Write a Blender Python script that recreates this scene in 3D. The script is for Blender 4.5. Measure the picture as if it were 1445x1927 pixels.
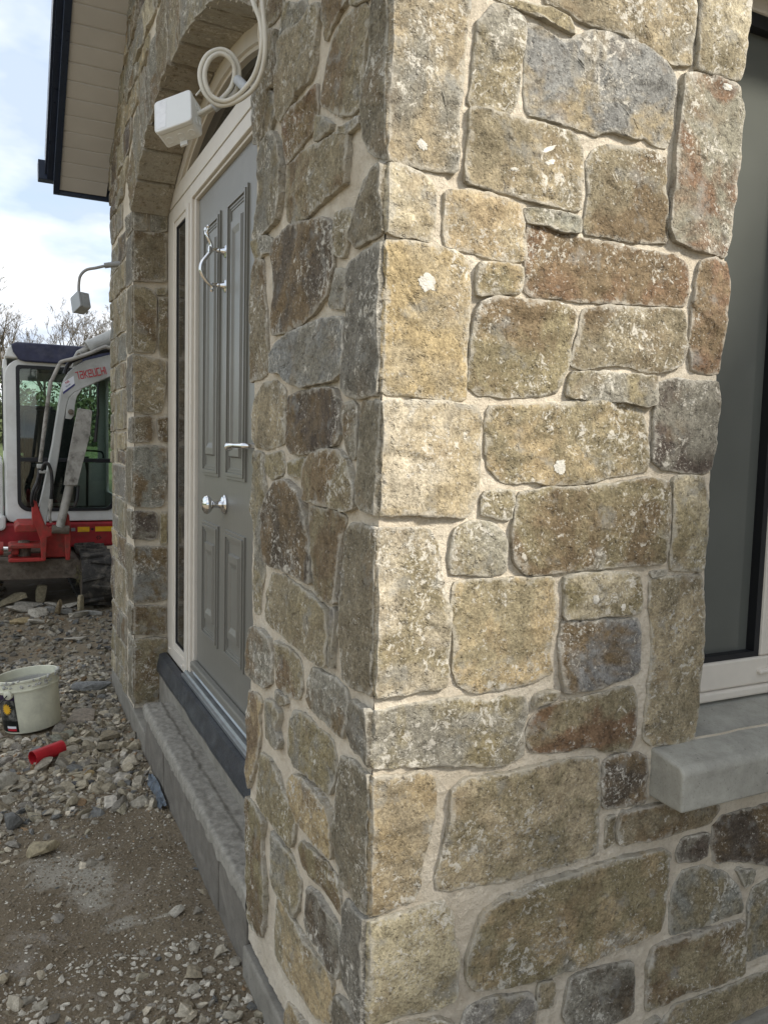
import bpy, bmesh, math, random
import numpy as np
from mathutils import Vector, Matrix, noise
R = math.radians
for o in list(bpy.data.objects): bpy.data.objects.remove(o, do_unlink=True)
scn = bpy.context.scene
col = scn.collection

# ------------------------------------------------------------------ camera
cd = bpy.data.cameras.new('camera'); cam = bpy.data.objects.new('camera', cd); col.objects.link(cam)
cd.sensor_fit = 'VERTICAL'; cd.sensor_height = 36.0; cd.sensor_width = 27.0
cd.lens = 1490.0 / 1927.0 * 36.0; cd.clip_start = 0.05; cd.clip_end = 2000
right = Vector((0.89908, -0.43705, 0.02521)); down = Vector((-0.01485, -0.08801, -0.99601)); fwd = Vector((0.43752, 0.89512, -0.08562))
cam.matrix_world = Matrix(((right.x, -down.x, -fwd.x, -0.58856), (right.y, -down.y, -fwd.y, -1.22605), (right.z, -down.z, -fwd.z, 1.43), (0, 0, 0, 1)))
scn.camera = cam

# ------------------------------------------------------------------ sky and sun
SUN_EL, SUN_PHI = 40.0, 42.0             # elevation; bearing turned from -Y towards +X
sd = Vector((math.sin(R(SUN_PHI)) * math.cos(R(SUN_EL)), -math.cos(R(SUN_PHI)) * math.cos(R(SUN_EL)), math.sin(R(SUN_EL))))
w = bpy.data.worlds.new('World'); scn.world = w; w.use_nodes = True
nt = w.node_tree; nt.nodes.clear()
def wn(t, **k):
    n = nt.nodes.new(t)
    for a, v in k.items(): setattr(n, a, v)
    return n
wout = wn('ShaderNodeOutputWorld'); bg = wn('ShaderNodeBackground'); bg.inputs['Strength'].default_value = 0.10
sky = wn('ShaderNodeTexSky', sky_type='NISHITA'); sky.sun_disc = False
sky.sun_elevation = R(SUN_EL); sky.sun_rotation = R(180.0 - SUN_PHI); sky.air_density = 1.2; sky.dust_density = 1.5; sky.ozone_density = 1.5
tc = wn('ShaderNodeTexCoord'); sep = wn('ShaderNodeSeparateXYZ'); nt.links.new(tc.outputs['Generated'], sep.inputs[0])
ad = wn('ShaderNodeMath', operation='ADD'); ad.inputs[1].default_value = 0.28; nt.links.new(sep.outputs['Z'], ad.inputs[0])
mx = wn('ShaderNodeMath', operation='MAXIMUM'); mx.inputs[1].default_value = 0.12; nt.links.new(ad.outputs[0], mx.inputs[0])
dv = wn('ShaderNodeVectorMath', operation='DIVIDE'); nt.links.new(tc.outputs['Generated'], dv.inputs[0])
cb = wn('ShaderNodeCombineXYZ'); 
for i in range(3): nt.links.new(mx.outputs[0], cb.inputs[i])
nt.links.new(cb.outputs[0], dv.inputs[1])
mp = wn('ShaderNodeMapping'); mp.inputs['Location'].default_value = (7.7, 2.2, 1.3); mp.inputs['Scale'].default_value = (1.0, 1.0, 2.2); nt.links.new(dv.outputs[0], mp.inputs[0])
cn = wn('ShaderNodeTexNoise'); cn.inputs['Scale'].default_value = 1.25; cn.inputs['Detail'].default_value = 7; cn.inputs['Roughness'].default_value = 0.52; cn.inputs['Distortion'].default_value = 0.35
nt.links.new(mp.outputs[0], cn.inputs['Vector'])
cr = wn('ShaderNodeValToRGB'); cr.color_ramp.elements[0].position = 0.34; cr.color_ramp.elements[1].position = 0.60; nt.links.new(cn.outputs['Fac'], cr.inputs[0])
hz = wn('ShaderNodeMapRange'); hz.inputs['From Min'].default_value = 0.0; hz.inputs['From Max'].default_value = 0.22; hz.inputs['To Min'].default_value = 0.75; hz.inputs['To Max'].default_value = 0.0; nt.links.new(sep.outputs['Z'], hz.inputs['Value'])
mm = wn('ShaderNodeMath', operation='MAXIMUM'); nt.links.new(cr.outputs[0], mm.inputs[0]); nt.links.new(hz.outputs[0], mm.inputs[1])
cn2 = wn('ShaderNodeTexNoise'); cn2.inputs['Scale'].default_value = 2.6; cn2.inputs['Detail'].default_value = 5; nt.links.new(mp.outputs[0], cn2.inputs['Vector'])
cc = wn('ShaderNodeMixRGB'); cc.inputs[1].default_value = (3.1, 3.65, 4.5, 1); cc.inputs[2].default_value = (6.95, 6.8, 6.55, 1); cm = wn('ShaderNodeMapRange'); cm.inputs['From Min'].default_value = 0.34; cm.inputs['From Max'].default_value = 0.62; nt.links.new(cn2.outputs['Fac'], cm.inputs['Value']); nt.links.new(cm.outputs[0], cc.inputs[0])
sk = wn('ShaderNodeMixRGB'); nt.links.new(mm.outputs[0], sk.inputs[0]); nt.links.new(sky.outputs[0], sk.inputs[1]); nt.links.new(cc.outputs[0], sk.inputs[2])
nt.links.new(sk.outputs[0], bg.inputs[0]); nt.links.new(bg.outputs[0], wout.inputs[0])
sl = bpy.data.lights.new('sun', 'SUN'); so = bpy.data.objects.new('sun', sl); col.objects.link(so)
sl.energy = 2.9; sl.angle = R(9.0); sl.color = (1.0, 0.945, 0.85)
so.rotation_euler = sd.to_track_quat('Z', 'Y').to_euler(); so.location = sd * 60
scn.view_settings.view_transform = 'Standard'; scn.view_settings.look = 'None'; scn.view_settings.gamma = 1.0
scn.view_settings.exposure = 1.2
cy = scn.cycles; cy.max_bounces = 6; cy.diffuse_bounces = 3; cy.glossy_bounces = 3; cy.transparent_max_bounces = 10; cy.caustics_reflective = False; cy.caustics_refractive = False

# ------------------------------------------------------------------ materials
class NT:
    def __init__(s, name, rough=0.8, spec=0.3, metal=0.0):
        s.m = bpy.data.materials.new(name); s.m.use_nodes = True; s.t = s.m.node_tree
        s.b = s.t.nodes['Principled BSDF']; s.b.inputs['Roughness'].default_value = rough
        s.b.inputs['Specular IOR Level'].default_value = spec; s.b.inputs['Metallic'].default_value = metal
        s._p = None
    def n(s, t, **k):
        n = s.t.nodes.new(t)
        for a, v in k.items(): setattr(n, a, v)
        return n
    def l(s, a, b): s.t.links.new(a, b)
    def pos(s, rnd=False):
        if s._p is None:
            g = s.n('ShaderNodeNewGeometry').outputs['Position']
            if rnd:
                oi = s.n('ShaderNodeObjectInfo'); v = s.n('ShaderNodeVectorMath', operation='MULTIPLY_ADD')
                cbx = s.n('ShaderNodeCombineXYZ'); s.l(oi.outputs['Random'], cbx.inputs[0]); s.l(oi.outputs['Random'], cbx.inputs[2])
                s.l(cbx.outputs[0], v.inputs[0]); v.inputs[1].default_value = (17, 0, 31); s.l(g, v.inputs[2]); g = v.outputs[0]
            s._p = g
        return s._p
    def noise(s, scale, detail=4, rough=0.6, dist=0.0, vec=None):
        n = s.n('ShaderNodeTexNoise'); n.inputs['Scale'].default_value = scale; n.inputs['Detail'].default_value = detail
        n.inputs['Roughness'].default_value = rough; n.inputs['Distortion'].default_value = dist
        s.l(vec if vec is not None else s.pos(), n.inputs['Vector']); return n.outputs['Fac']
    def rng(s, v, a, b, c=0.0, d=1.0):
        n = s.n('ShaderNodeMapRange'); s.l(v, n.inputs['Value'])
        for k, x in zip(('From Min', 'From Max', 'To Min', 'To Max'), (a, b, c, d)): n.inputs[k].default_value = x
        return n.outputs[0]
    def mth(s, op, a, b):
        n = s.n('ShaderNodeMath', operation=op)
        for i, x in enumerate((a, b)):
            if isinstance(x, (int, float)): n.inputs[i].default_value = x
            else: s.l(x, n.inputs[i])
        return n.outputs[0]
    def mix(s, f, a, b, mode='MIX'):
        n = s.n('ShaderNodeMixRGB', blend_type=mode)
        for i, x in enumerate((f, a, b)):
            if isinstance(x, (int, float)): n.inputs[i].default_value = x
            elif isinstance(x, tuple): n.inputs[i].default_value = (*x[:3], 1)
            else: s.l(x, n.inputs[i])
        return n.outputs[0]
    def bump(s, h, dist, strength=1.0, prev=None):
        n = s.n('ShaderNodeBump'); n.inputs['Distance'].default_value = dist; n.inputs['Strength'].default_value = strength
        s.l(h, n.inputs['Height'])
        if prev is not None: s.l(prev, n.inputs['Normal'])
        return n.outputs[0]
    def done(s, colr=None, nor=None, rough=None):
        if colr is not None:
            if isinstance(colr, tuple): s.b.inputs['Base Color'].default_value = (*colr[:3], 1)
            else: s.l(colr, s.b.inputs['Base Color'])
        if nor is not None: s.l(nor, s.b.inputs['Normal'])
        if rough is not None: s.l(rough, s.b.inputs['Roughness'])
        return s.m

def plain(name, c, rough=0.5, spec=0.4, metal=0.0, var=0.12, scale=18, bump=0.0, dirt=None, dirtamt=0.5):
    t = NT(name, rough, spec, metal)
    c2 = t.mix(t.rng(t.noise(scale, 5), 0.35, 0.65), tuple(x * (1 - var) for x in c), tuple(min(1, x * (1 + var)) for x in c))
    if dirt:
        c2 = t.mix(t.mth('MULTIPLY', t.rng(t.noise(scale * 0.6, 8, 0.7, 0.4), 0.48, 0.68), dirtamt), c2, dirt)
    nor = t.bump(t.noise(scale * 6, 4), bump) if bump else None
    return t.done(c2, nor, t.rng(t.noise(scale * 2, 4), 0.3, 0.7, max(0.02, rough - 0.08), min(1, rough + 0.08)))

def stone_mat():
    t = NT('stone', 0.88, 0.22); t.pos(True)
    oi = t.n('ShaderNodeObjectInfo'); a2 = t.n('ShaderNodeAttribute', attribute_type='OBJECT', attribute_name='second_colour'); a3 = t.n('ShaderNodeAttribute', attribute_type='OBJECT', attribute_name='return_shade_colour')
    rim = t.n('ShaderNodeAttribute', attribute_type='GEOMETRY', attribute_name='rim').outputs['Fac']
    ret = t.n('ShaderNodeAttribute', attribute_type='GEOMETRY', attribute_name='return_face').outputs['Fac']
    n1 = t.noise(6.5, 4, 0.62, 0.6)
    c = t.mix(t.rng(n1, 0.45, 0.57), oi.outputs['Color'], a2.outputs['Color'])
    c = t.mix(ret, c, a3.outputs['Color'])                      # return faces tinted grey-brown, with the shaded side's darkness put into the colour
    nb = t.noise(30, 5, 0.68); c = t.mix(1.0, c, t.mix(t.rng(nb, 0.30, 0.70), (0.66, 0.64, 0.60), (1.28, 1.26, 1.20)), 'MULTIPLY')
    nf = t.noise(190, 3, 0.75); c = t.mix(1.0, c, t.mix(t.rng(nf, 0.30, 0.70), (0.58, 0.57, 0.55), (1.42, 1.41, 1.38)), 'MULTIPLY')
    c = t.mix(t.mth('MULTIPLY', t.rng(t.noise(9, 4, 0.65), 0.55, 0.66), 0.35), c, (0.23, 0.165, 0.095))
    c = t.mix(t.mth('MULTIPLY', t.rng(t.noise(13, 4, 0.65), 0.57, 0.66), 0.5), c, (0.27, 0.265, 0.24))
    # grey-white lime halo along the edges, ragged inwards
    hal = t.mth('ADD', rim, t.rng(t.noise(38, 5, 0.7), 0.2, 0.8, -0.75, 0.75))
    c = t.mix(t.mth('MULTIPLY', t.rng(hal, 0.52, 0.90), 0.62), c, (0.45, 0.42, 0.355))
    # lime flecks in clusters
    clus = t.rng(t.noise(7, 2, 0.5), 0.40, 0.62, -0.06, 0.05)
    fl = t.mth('ADD', t.noise(58, 5, 0.70, 0.6), clus); c = t.mix(t.mth('MULTIPLY', t.rng(fl, 0.592, 0.645), 0.82), c, (0.58, 0.545, 0.47))
    sp = t.mth('ADD', t.noise(150, 3, 0.7), t.mth('MULTIPLY', clus, 0.7)); c = t.mix(t.mth('MULTIPLY', t.rng(sp, 0.60, 0.66), 0.66), c, (0.55, 0.52, 0.45))
    dk = t.noise(80, 4, 0.7); c = t.mix(t.mth('MULTIPLY', t.rng(dk, 0.62, 0.70), 0.6), c, (0.09, 0.075, 0.06))
    hgt = t.mth('ADD', t.mth('MULTIPLY', nb, 0.8), t.mth('ADD', t.mth('MULTIPLY', t.rng(dk, 0.55, 0.75), -0.5), t.mth('MULTIPLY', nf, 0.22)))
    return t.done(c, t.bump(hgt, 0.007, 0.9))

def mortar_mat():
    t = NT('mortar', 0.95, 0.15)
    c = t.mix(t.rng(t.noise(9, 6, 0.65), 0.35, 0.65), (0.60, 0.525, 0.41), (0.74, 0.665, 0.54))
    c = t.mix(t.mth('MULTIPLY', t.rng(t.noise(140, 4, 0.75), 0.52, 0.70), 0.55), c, (0.44, 0.37, 0.28))
    c = t.mix(t.mth('MULTIPLY', t.rng(t.noise(15, 7, 0.7, 0.5), 0.56, 0.68), 0.45), c, (0.40, 0.35, 0.28))
    b = t.bump(t.noise(45, 7, 0.78), 0.011, 0.9)
    return t.done(c, b)

def concrete_mat(name, a, b_, sc=14, wet=None):
    t = NT(name, 0.85, 0.25)
    c = t.mix(t.rng(t.noise(sc, 7, 0.65, 0.3), 0.35, 0.65), a, b_)
    c = t.mix(t.mth('MULTIPLY', t.rng(t.noise(170, 3, 0.7), 0.55, 0.75), 0.5), c, tuple(x * 0.55 for x in a))
    c = t.mix(t.mth('MULTIPLY', t.rng(t.noise(5, 8, 0.7, 0.6), 0.54, 0.70), 0.6), c, wet or tuple(min(0.6, x * 1.35) for x in b_))
    pit = t.n('ShaderNodeTexVoronoi'); pit.inputs['Scale'].default_value = 42; t.l(t.pos(), pit.inputs['Vector'])
    pm = t.rng(pit.outputs['Distance'], 0.03, 0.09); c = t.mix(pm, tuple(x * 0.3 for x in a), c)
    b = t.bump(t.noise(60, 6, 0.7), 0.003, 0.7); b = t.bump(pm, 0.003, 0.6, b)
    return t.done(c, b)

M = {}
M['stone'] = stone_mat(); M['mortar'] = mortar_mat()
M['sill'] = concrete_mat('sill_concrete', (0.29, 0.28, 0.24), (0.40, 0.388, 0.335))
M['block'] = concrete_mat('block_concrete', (0.135, 0.122, 0.102), (0.20, 0.183, 0.155))
M['blocktop'] = concrete_mat('ledge_mortar', (0.215, 0.20, 0.168), (0.34, 0.318, 0.272), 40)
M['render'] = concrete_mat('plinth_render', (0.20, 0.185, 0.155), (0.29, 0.27, 0.23))
M['cream'] = plain('cream_frame', (0.66, 0.61, 0.53), 0.38, 0.45, var=0.03)
M['cream2'] = plain('cream_bead', (0.70, 0.65, 0.57), 0.34, 0.45, var=0.03)
def door_mat():
    t = NT('door_paint', 0.34, 0.45)
    mpn = t.n('ShaderNodeMapping'); mpn.inputs['Scale'].default_value = (1, 14, 1.0); t.l(t.pos(), mpn.inputs[0])
    g = t.noise(14, 5, 0.6, 1.2, mpn.outputs[0])
    c = t.mix(t.mth('MULTIPLY', t.rng(t.noise(4, 7, 0.7), 0.5, 0.75), 0.25), t.mix(t.rng(g, 0.3, 0.7), (0.180, 0.174, 0.152), (0.205, 0.198, 0.173)), (0.30, 0.285, 0.25))
    return t.done(c, t.bump(g, 0.0012, 0.55))
M['door'] = door_mat()
M['chrome'] = plain('chrome', (0.72, 0.72, 0.72), 0.06, 0.5, 1.0, 0.02)
M['alu'] = plain('aluminium', (0.30, 0.32, 0.33), 0.38, 0.5, 0.8, 0.08)
M['black'] = plain('black_gasket', (0.012, 0.013, 0.015), 0.45, 0.4)
M['dpc'] = plain('black_membrane', (0.035, 0.040, 0.048), 0.38, 0.45, var=0.3, bump=0.002, dirt=(0.12, 0.13, 0.13), dirtamt=0.35)
M['bluedpc'] = plain('blue_membrane', (0.085, 0.11, 0.135), 0.38, 0.45, var=0.5, scale=40, bump=0.004, dirt=(0.22, 0.21, 0.19), dirtamt=0.6)
def pane_mat(name, c, rough=0.02, wav=0.0):
    t = NT(name, rough, 0.5); t.b.inputs['IOR'].default_value = 1.5
    return t.done(t.mix(t.rng(t.noise(1.5, 4), 0.3, 0.7), tuple(x * 0.85 for x in c), tuple(x * 1.15 for x in c)), t.bump(t.noise(3, 2), 0.002, 0.1) if wav else None)
M['winpane'] = pane_mat('window_glass', (0.115, 0.12, 0.106), 0.05)
M['sidepane'] = pane_mat('sidelight_glass', (0.035, 0.033, 0.029), 0.06)
M['fanpane'] = pane_mat('fanlight_glass', (0.008, 0.010, 0.012), 0.03)
M['soffit'] = plain('taupe_soffit', (0.60, 0.59, 0.58), 0.45, 0.35, var=0.04, scale=5)
M['fascia'] = plain('navy_trim', (0.016, 0.026, 0.052), 0.33, 0.45, var=0.1)
M['roof'] = plain('slate_roof', (0.05, 0.052, 0.058), 0.7, 0.3, var=0.25, bump=0.01)
M['boxwhite'] = plain('white_plastic', (0.74, 0.75, 0.73), 0.4, 0.4, var=0.03)
M['boxgrey'] = plain('grey_plastic', (0.36, 0.38, 0.39), 0.42, 0.4, var=0.05)
M['cable'] = plain('cream_cable', (0.66, 0.63, 0.55), 0.45, 0.35, var=0.05)
M['greycable'] = plain('grey_cable', (0.34, 0.34, 0.33), 0.5, 0.3, var=0.1, dirt=(0.5, 0.47, 0.42))
M['tape'] = plain('grey_tape', (0.48, 0.50, 0.52), 0.4, 0.4, var=0.1, scale=60, bump=0.002)
M['bucket'] = plain('cream_bucket', (0.70, 0.69, 0.54), 0.42, 0.4, var=0.06, dirt=(0.40, 0.39, 0.31), dirtamt=0.45)
M['bucketin'] = plain('dried_mortar', (0.47, 0.46, 0.42), 0.9, 0.2, var=0.15, bump=0.004)
M['redpipe'] = plain('red_plastic', (0.42, 0.014, 0.022), 0.38, 0.4, var=0.15, dirt=(0.40, 0.22, 0.2), dirtamt=0.22)
M['redpaint'] = plain('red_paint', (0.33, 0.020, 0.025), 0.45, 0.4, var=0.2, scale=9, dirt=(0.10, 0.065, 0.045), dirtamt=0.5)
M['redframe'] = plain('worn_red_frame', (0.36, 0.035, 0.028), 0.55, 0.35, var=0.2, scale=14, dirt=(0.09, 0.055, 0.035), dirtamt=0.85)
M['greypaint'] = plain('light_grey_paint', (0.44, 0.44, 0.41), 0.42, 0.4, var=0.08, scale=7, dirt=(0.20, 0.18, 0.14), dirtamt=0.45)
M['dirtygrey'] = plain('dirty_grey_steel', (0.36, 0.34, 0.30), 0.6, 0.3, var=0.15, scale=14, dirt=(0.05, 0.04, 0.03), dirtamt=0.9)
M['cabwhite'] = plain('white_cab_paint', (0.70, 0.70, 0.66), 0.35, 0.45, var=0.05, scale=6, dirt=(0.45, 0.42, 0.35), dirtamt=0.4)
M['navy'] = plain('navy_roof_paint', (0.030, 0.033, 0.068), 0.45, 0.4, var=0.2, dirt=(0.20, 0.20, 0.22), dirtamt=0.2)
M['rubber'] = plain('dusty_rubber', (0.045, 0.042, 0.038), 0.85, 0.2, var=0.3, bump=0.006, dirt=(0.21, 0.185, 0.15), dirtamt=0.75)
M['rust'] = plain('muddy_steel', (0.13, 0.105, 0.08), 0.8, 0.25, var=0.3, bump=0.004, dirt=(0.29, 0.25, 0.20), dirtamt=0.6)
M['yellow'] = plain('yellow_sticker', (0.75, 0.42, 0.02), 0.4, 0.4, var=0.1, dirt=(0.3, 0.2, 0.08), dirtamt=0.4)
M['redink'] = plain('red_print', (0.46, 0.015, 0.03), 0.4, 0.4, var=0.05)
M['blueink'] = plain('blue_print', (0.05, 0.05, 0.16), 0.4, 0.4, var=0.05)
M['whitepl'] = plain('white_sticker', (0.72, 0.73, 0.76), 0.35, 0.4, var=0.03)
M['seat'] = plain('dark_seat', (0.02, 0.023, 0.028), 0.6, 0.3)
M['hose'] = plain('black_hose', (0.015, 0.015, 0.016), 0.5, 0.4, dirt=(0.12, 0.1, 0.08), dirtamt=0.4)
def cabglass():
    m = bpy.data.materials.new('cab_glass'); m.use_nodes = True; t = m.node_tree; t.nodes.clear()
    o = t.nodes.new('ShaderNodeOutputMaterial'); mixs = t.nodes.new('ShaderNodeMixShader'); tr = t.nodes.new('ShaderNodeBsdfTransparent'); gl = t.nodes.new('ShaderNodeBsdfGlossy')
    fr = t.nodes.new('ShaderNodeFresnel'); fr.inputs[0].default_value = 1.65; gl.inputs['Roughness'].default_value = 0.02
    tr.inputs[0].default_value = (0.74, 0.82, 0.78, 1)
    t.links.new(fr.outputs[0], mixs.inputs[0]); t.links.new(tr.outputs[0], mixs.inputs[1]); t.links.new(gl.outputs[0], mixs.inputs[2]); t.links.new(mixs.outputs[0], o.inputs[0])
    return m
M['cabglass'] = cabglass()
def ground_mat():
    t = NT('site_ground', 0.95, 0.15)
    c = t.mix(t.rng(t.noise(1.6, 7, 0.65, 0.5), 0.38, 0.62), (0.215, 0.168, 0.108), (0.30, 0.245, 0.165))
    c = t.mix(t.rng(t.noise(26, 8, 0.75), 0.3, 0.7), t.mix(0.55, c, (0.15, 0.12, 0.085)), c)
    c = t.mix(t.mth('MULTIPLY', t.rng(t.noise(3.2, 8, 0.7, 0.4), 0.56, 0.66), 0.55), c, (0.46, 0.42, 0.36))
    ns = t.rng(t.noise(9, 6, 0.7, 0.6), 0.25, 0.75, -0.75, 0.75)
    for (cx_, cy_, rx_, ry_) in ((-0.42, 1.50, 0.085, 0.11), (-0.345, 1.40, 0.075, 0.12), (-0.335, 1.27, 0.06, 0.06), (-0.28, 1.115, 0.05, 0.03), (-0.17, 1.10, 0.055, 0.012), (-0.20, 3.05, 0.13, 0.14)):
        vs_ = t.n('ShaderNodeVectorMath', operation='SUBTRACT'); t.l(t.pos(), vs_.inputs[0]); vs_.inputs[1].default_value = (cx_, cy_, 0)
        vm = t.n('ShaderNodeVectorMath', operation='MULTIPLY'); t.l(vs_.outputs[0], vm.inputs[0]); vm.inputs[1].default_value = (1 / rx_, 1 / ry_, 0)
        ln_ = t.n('ShaderNodeVectorMath', operation='LENGTH'); t.l(vm.outputs[0], ln_.inputs[0])
        c = t.mix(t.mth('MULTIPLY', t.rng(t.mth('ADD', ln_.outputs['Value'], ns), 1.25, 0.65), 0.72), c, (0.46, 0.425, 0.35))
    v = t.n('ShaderNodeTexVoronoi'); v.inputs['Scale'].default_value = 75; t.l(t.pos(), v.inputs['Vector'])
    c = t.mix(t.mth('MULTIPLY', t.rng(v.outputs['Distance'], 0.36, 0.20), t.rng(t.noise(40, 2), 0.5, 0.58)), c, (0.31, 0.28, 0.235))
    b = t.bump(t.noise(30, 8, 0.75), 0.02, 0.8); b = t.bump(t.noise(180, 4, 0.7), 0.004, 0.8, b); b = t.bump(t.rng(v.outputs['Distance'], 0.5, 0.1), 0.004, 0.6, b)
    return t.done(c, b)
M['ground'] = ground_mat()
def rock_mat(name='rubble'):
    t = NT(name, 0.92, 0.18)
    at = t.n('ShaderNodeAttribute', attribute_type='GEOMETRY', attribute_name='tint')
    nb = t.noise(55, 7, 0.7)
    c = t.mix(1.0, at.outputs['Color'], t.mix(t.rng(nb, 0.3, 0.7), (0.55, 0.54, 0.52), (1.4, 1.38, 1.33)), 'MULTIPLY')
    c = t.mix(t.mth('MULTIPLY', t.rng(t.noise(90, 5, 0.7), 0.58, 0.7), 0.35), c, (0.42, 0.38, 0.32))
    return t.done(c, t.bump(nb, 0.008, 0.8))
M['rubble'] = rock_mat()
M['grass'] = plain('field_grass', (0.075, 0.095, 0.04), 0.9, 0.2, var=0.35, scale=1.2)
M['bark'] = plain('tree_bark', (0.11, 0.095, 0.075), 0.9, 0.2, var=0.3, scale=3)
M['ivy'] = plain('ivy_leaf', (0.055, 0.075, 0.028), 0.7, 0.3, var=0.4, scale=2)
M['hedge'] = plain('hedge_leaf', (0.06, 0.075, 0.03), 0.8, 0.3, var=0.5, scale=1.5)
M['housewall'] = concrete_mat('house_render', (0.42, 0.40, 0.36), (0.50, 0.48, 0.44))

# ------------------------------------------------------------------ helpers
def link(name, me, mat=None, parent=None):
    if mat is not None and not me.materials: me.materials.append(mat)
    o = bpy.data.objects.new(name, me); col.objects.link(o)
    if parent is not None: o.parent = parent
    return o
def empty(name, label, cat, loc=(0, 0, 0), group=None):
    o = bpy.data.objects.new(name, None); col.objects.link(o); o.location = loc; o.empty_display_size = 0.1
    return tag(o, label, cat, group)
def tag(o, label, cat, group=None):
    o['label'] = label; o['category'] = cat
    if group: o['group'] = group
    return o
class MB:
    def __init__(s): s.v = []; s.f = []
    def add(s, vs, fs):
        b = len(s.v); s.v += [tuple(v) for v in vs]; s.f += [tuple(i + b for i in f) for f in fs]; return s
    def box(s, x0, x1, y0, y1, z0, z1):
        return s.add([(x0, y0, z0), (x1, y0, z0), (x1, y1, z0), (x0, y1, z0), (x0, y0, z1), (x1, y0, z1), (x1, y1, z1), (x0, y1, z1)],
                     [(0, 3, 2, 1), (4, 5, 6, 7), (0, 1, 5, 4), (1, 2, 6, 5), (2, 3, 7, 6), (3, 0, 4, 7)])
    def prism(s, pts, axis, a, b):
        n = len(pts)
        def P(p, d): return (d, p[0], p[1]) if axis == 0 else ((p[0], d, p[1]) if axis == 1 else (p[0], p[1], d))
        s.add([P(p, a) for p in pts] + [P(p, b) for p in pts], [tuple(range(n - 1, -1, -1)), tuple(range(n, 2 * n))] + [(i, (i + 1) % n, n + (i + 1) % n, n + i) for i in range(n)])
        return s
    def ring(s, outer, inner, axis, a, b):
        n = len(outer)
        def P(p, d): return (d, p[0], p[1]) if axis == 0 else ((p[0], d, p[1]) if axis == 1 else (p[0], p[1], d))
        vs = [P(p, a) for p in outer] + [P(p, a) for p in inner] + [P(p, b) for p in outer] + [P(p, b) for p in inner]
        fs = []
        for i in range(n):
            j = (i + 1) % n
            fs += [(i, j, n + j, n + i), (2 * n + i, 3 * n + i, 3 * n + j, 2 * n + j), (i, 2 * n + i, 2 * n + j, j), (n + i, n + j, 3 * n + j, 3 * n + i)]
        return s.add(vs, fs)
    def tube(s, pts, r, n=10, cap=True):
        pts = [Vector(p) for p in pts]; m = len(pts); rs = r if isinstance(r, (list, tuple)) else [r] * m
        t0 = (pts[1] - pts[0]).normalized(); up = Vector((0, 0, 1)) if abs(t0.z) < 0.9 else Vector((1, 0, 0))
        u = t0.cross(up).normalized(); vs = []
        for i, p in enumerate(pts):
            t = (pts[min(i + 1, m - 1)] - pts[max(i - 1, 0)]).normalized()
            u = (u - t * u.dot(t)).normalized(); v = t.cross(u)
            vs += [p + (u * math.cos(2 * math.pi * k / n) + v * math.sin(2 * math.pi * k / n)) * rs[i] for k in range(n)]
        fs = [(i * n + k, i * n + (k + 1) % n, (i + 1) * n + (k + 1) % n, (i + 1) * n + k) for i in range(m - 1) for k in range(n)]
        if cap: fs += [tuple(range(n - 1, -1, -1)), tuple(range((m - 1) * n, m * n))]
        return s.add(vs, fs)
    def lathe(s, prof, origin, axis, n=28):
        ax = Vector(axis).normalized(); up = Vector((0, 0, 1)) if abs(ax.z) < 0.9 else Vector((1, 0, 0))
        u = ax.cross(up).normalized(); v = ax.cross(u); o = Vector(origin); vs = []
        for (r, h) in prof: vs += [o + ax * h + (u * math.cos(2 * math.pi * k / n) + v * math.sin(2 * math.pi * k / n)) * max(r, 1e-5) for k in range(n)]
        m = len(prof)
        return s.add(vs, [(i * n + k, i * n + (k + 1) % n, (i + 1) * n + (k + 1) % n, (i + 1) * n + k) for i in range(m - 1) for k in range(n)])
    def mesh(s, name, smooth=False):
        me = bpy.data.meshes.new(name); me.from_pydata(s.v, [], s.f)
        bm = bmesh.new(); bm.from_mesh(me); bmesh.ops.recalc_face_normals(bm, faces=bm.faces); bm.to_mesh(me); bm.free()
        if smooth:
            me.polygons.foreach_set('use_smooth', [True] * len(me.polygons)); me.set_sharp_from_angle(angle=R(38))
        return me
    def build(s, name, mat, parent=None, bevel=0.0, smooth=False, seg=2, ang=30):
        me = s.mesh(name, smooth)
        if bevel:
            bm = bmesh.new(); bm.from_mesh(me)
            es = [e for e in bm.edges if len(e.link_faces) == 2 and e.calc_face_angle(0) > R(ang)]
            bmesh.ops.bevel(bm, geom=es, offset=bevel, segments=seg, affect='EDGES', profile=0.5, clamp_overlap=True)
            bm.to_mesh(me); bm.free()
        return link(name, me, mat, parent)
def rrect(x0, x1, z0, z1, r, n=5):
    r = r if isinstance(r, (list, tuple)) else [r] * 4; out = []
    for (cx, cz, a0, rr) in ((x0, z0, 180, r[0]), (x1, z0, 270, r[1]), (x1, z1, 0, r[2]), (x0, z1, 90, r[3])):
        mx_ = cx + rr if cx == x0 else cx - rr; mz_ = cz + rr if cz == z0 else cz - rr
        out += [(mx_ + rr * math.cos(R(a0 + 90 * k / n)), mz_ + rr * math.sin(R(a0 + 90 * k / n))) for k in range(n + 1)]
    return out
def smoothpath(pts, k=6):
    P = [Vector(p) for p in pts]; out = []
    for i in range(len(P) - 1):
        a, b, c, d = P[max(i - 1, 0)], P[i], P[i + 1], P[min(i + 2, len(P) - 1)]
        for j in range(k):
            t = j / k; out.append(0.5 * ((2 * b) + (c - a) * t + (2 * a - 5 * b + 4 * c - d) * t * t + (3 * b - a - 3 * c + d) * t ** 3))
    return out + [P[-1]]
def fbm(x, y, z, o=3):
    s = 0; a = 1; f = 1
    for _ in range(o):
        s += a * noise.noise((x * f, y * f, z * f)); a *= 0.5; f *= 2.1
    return s
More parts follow.
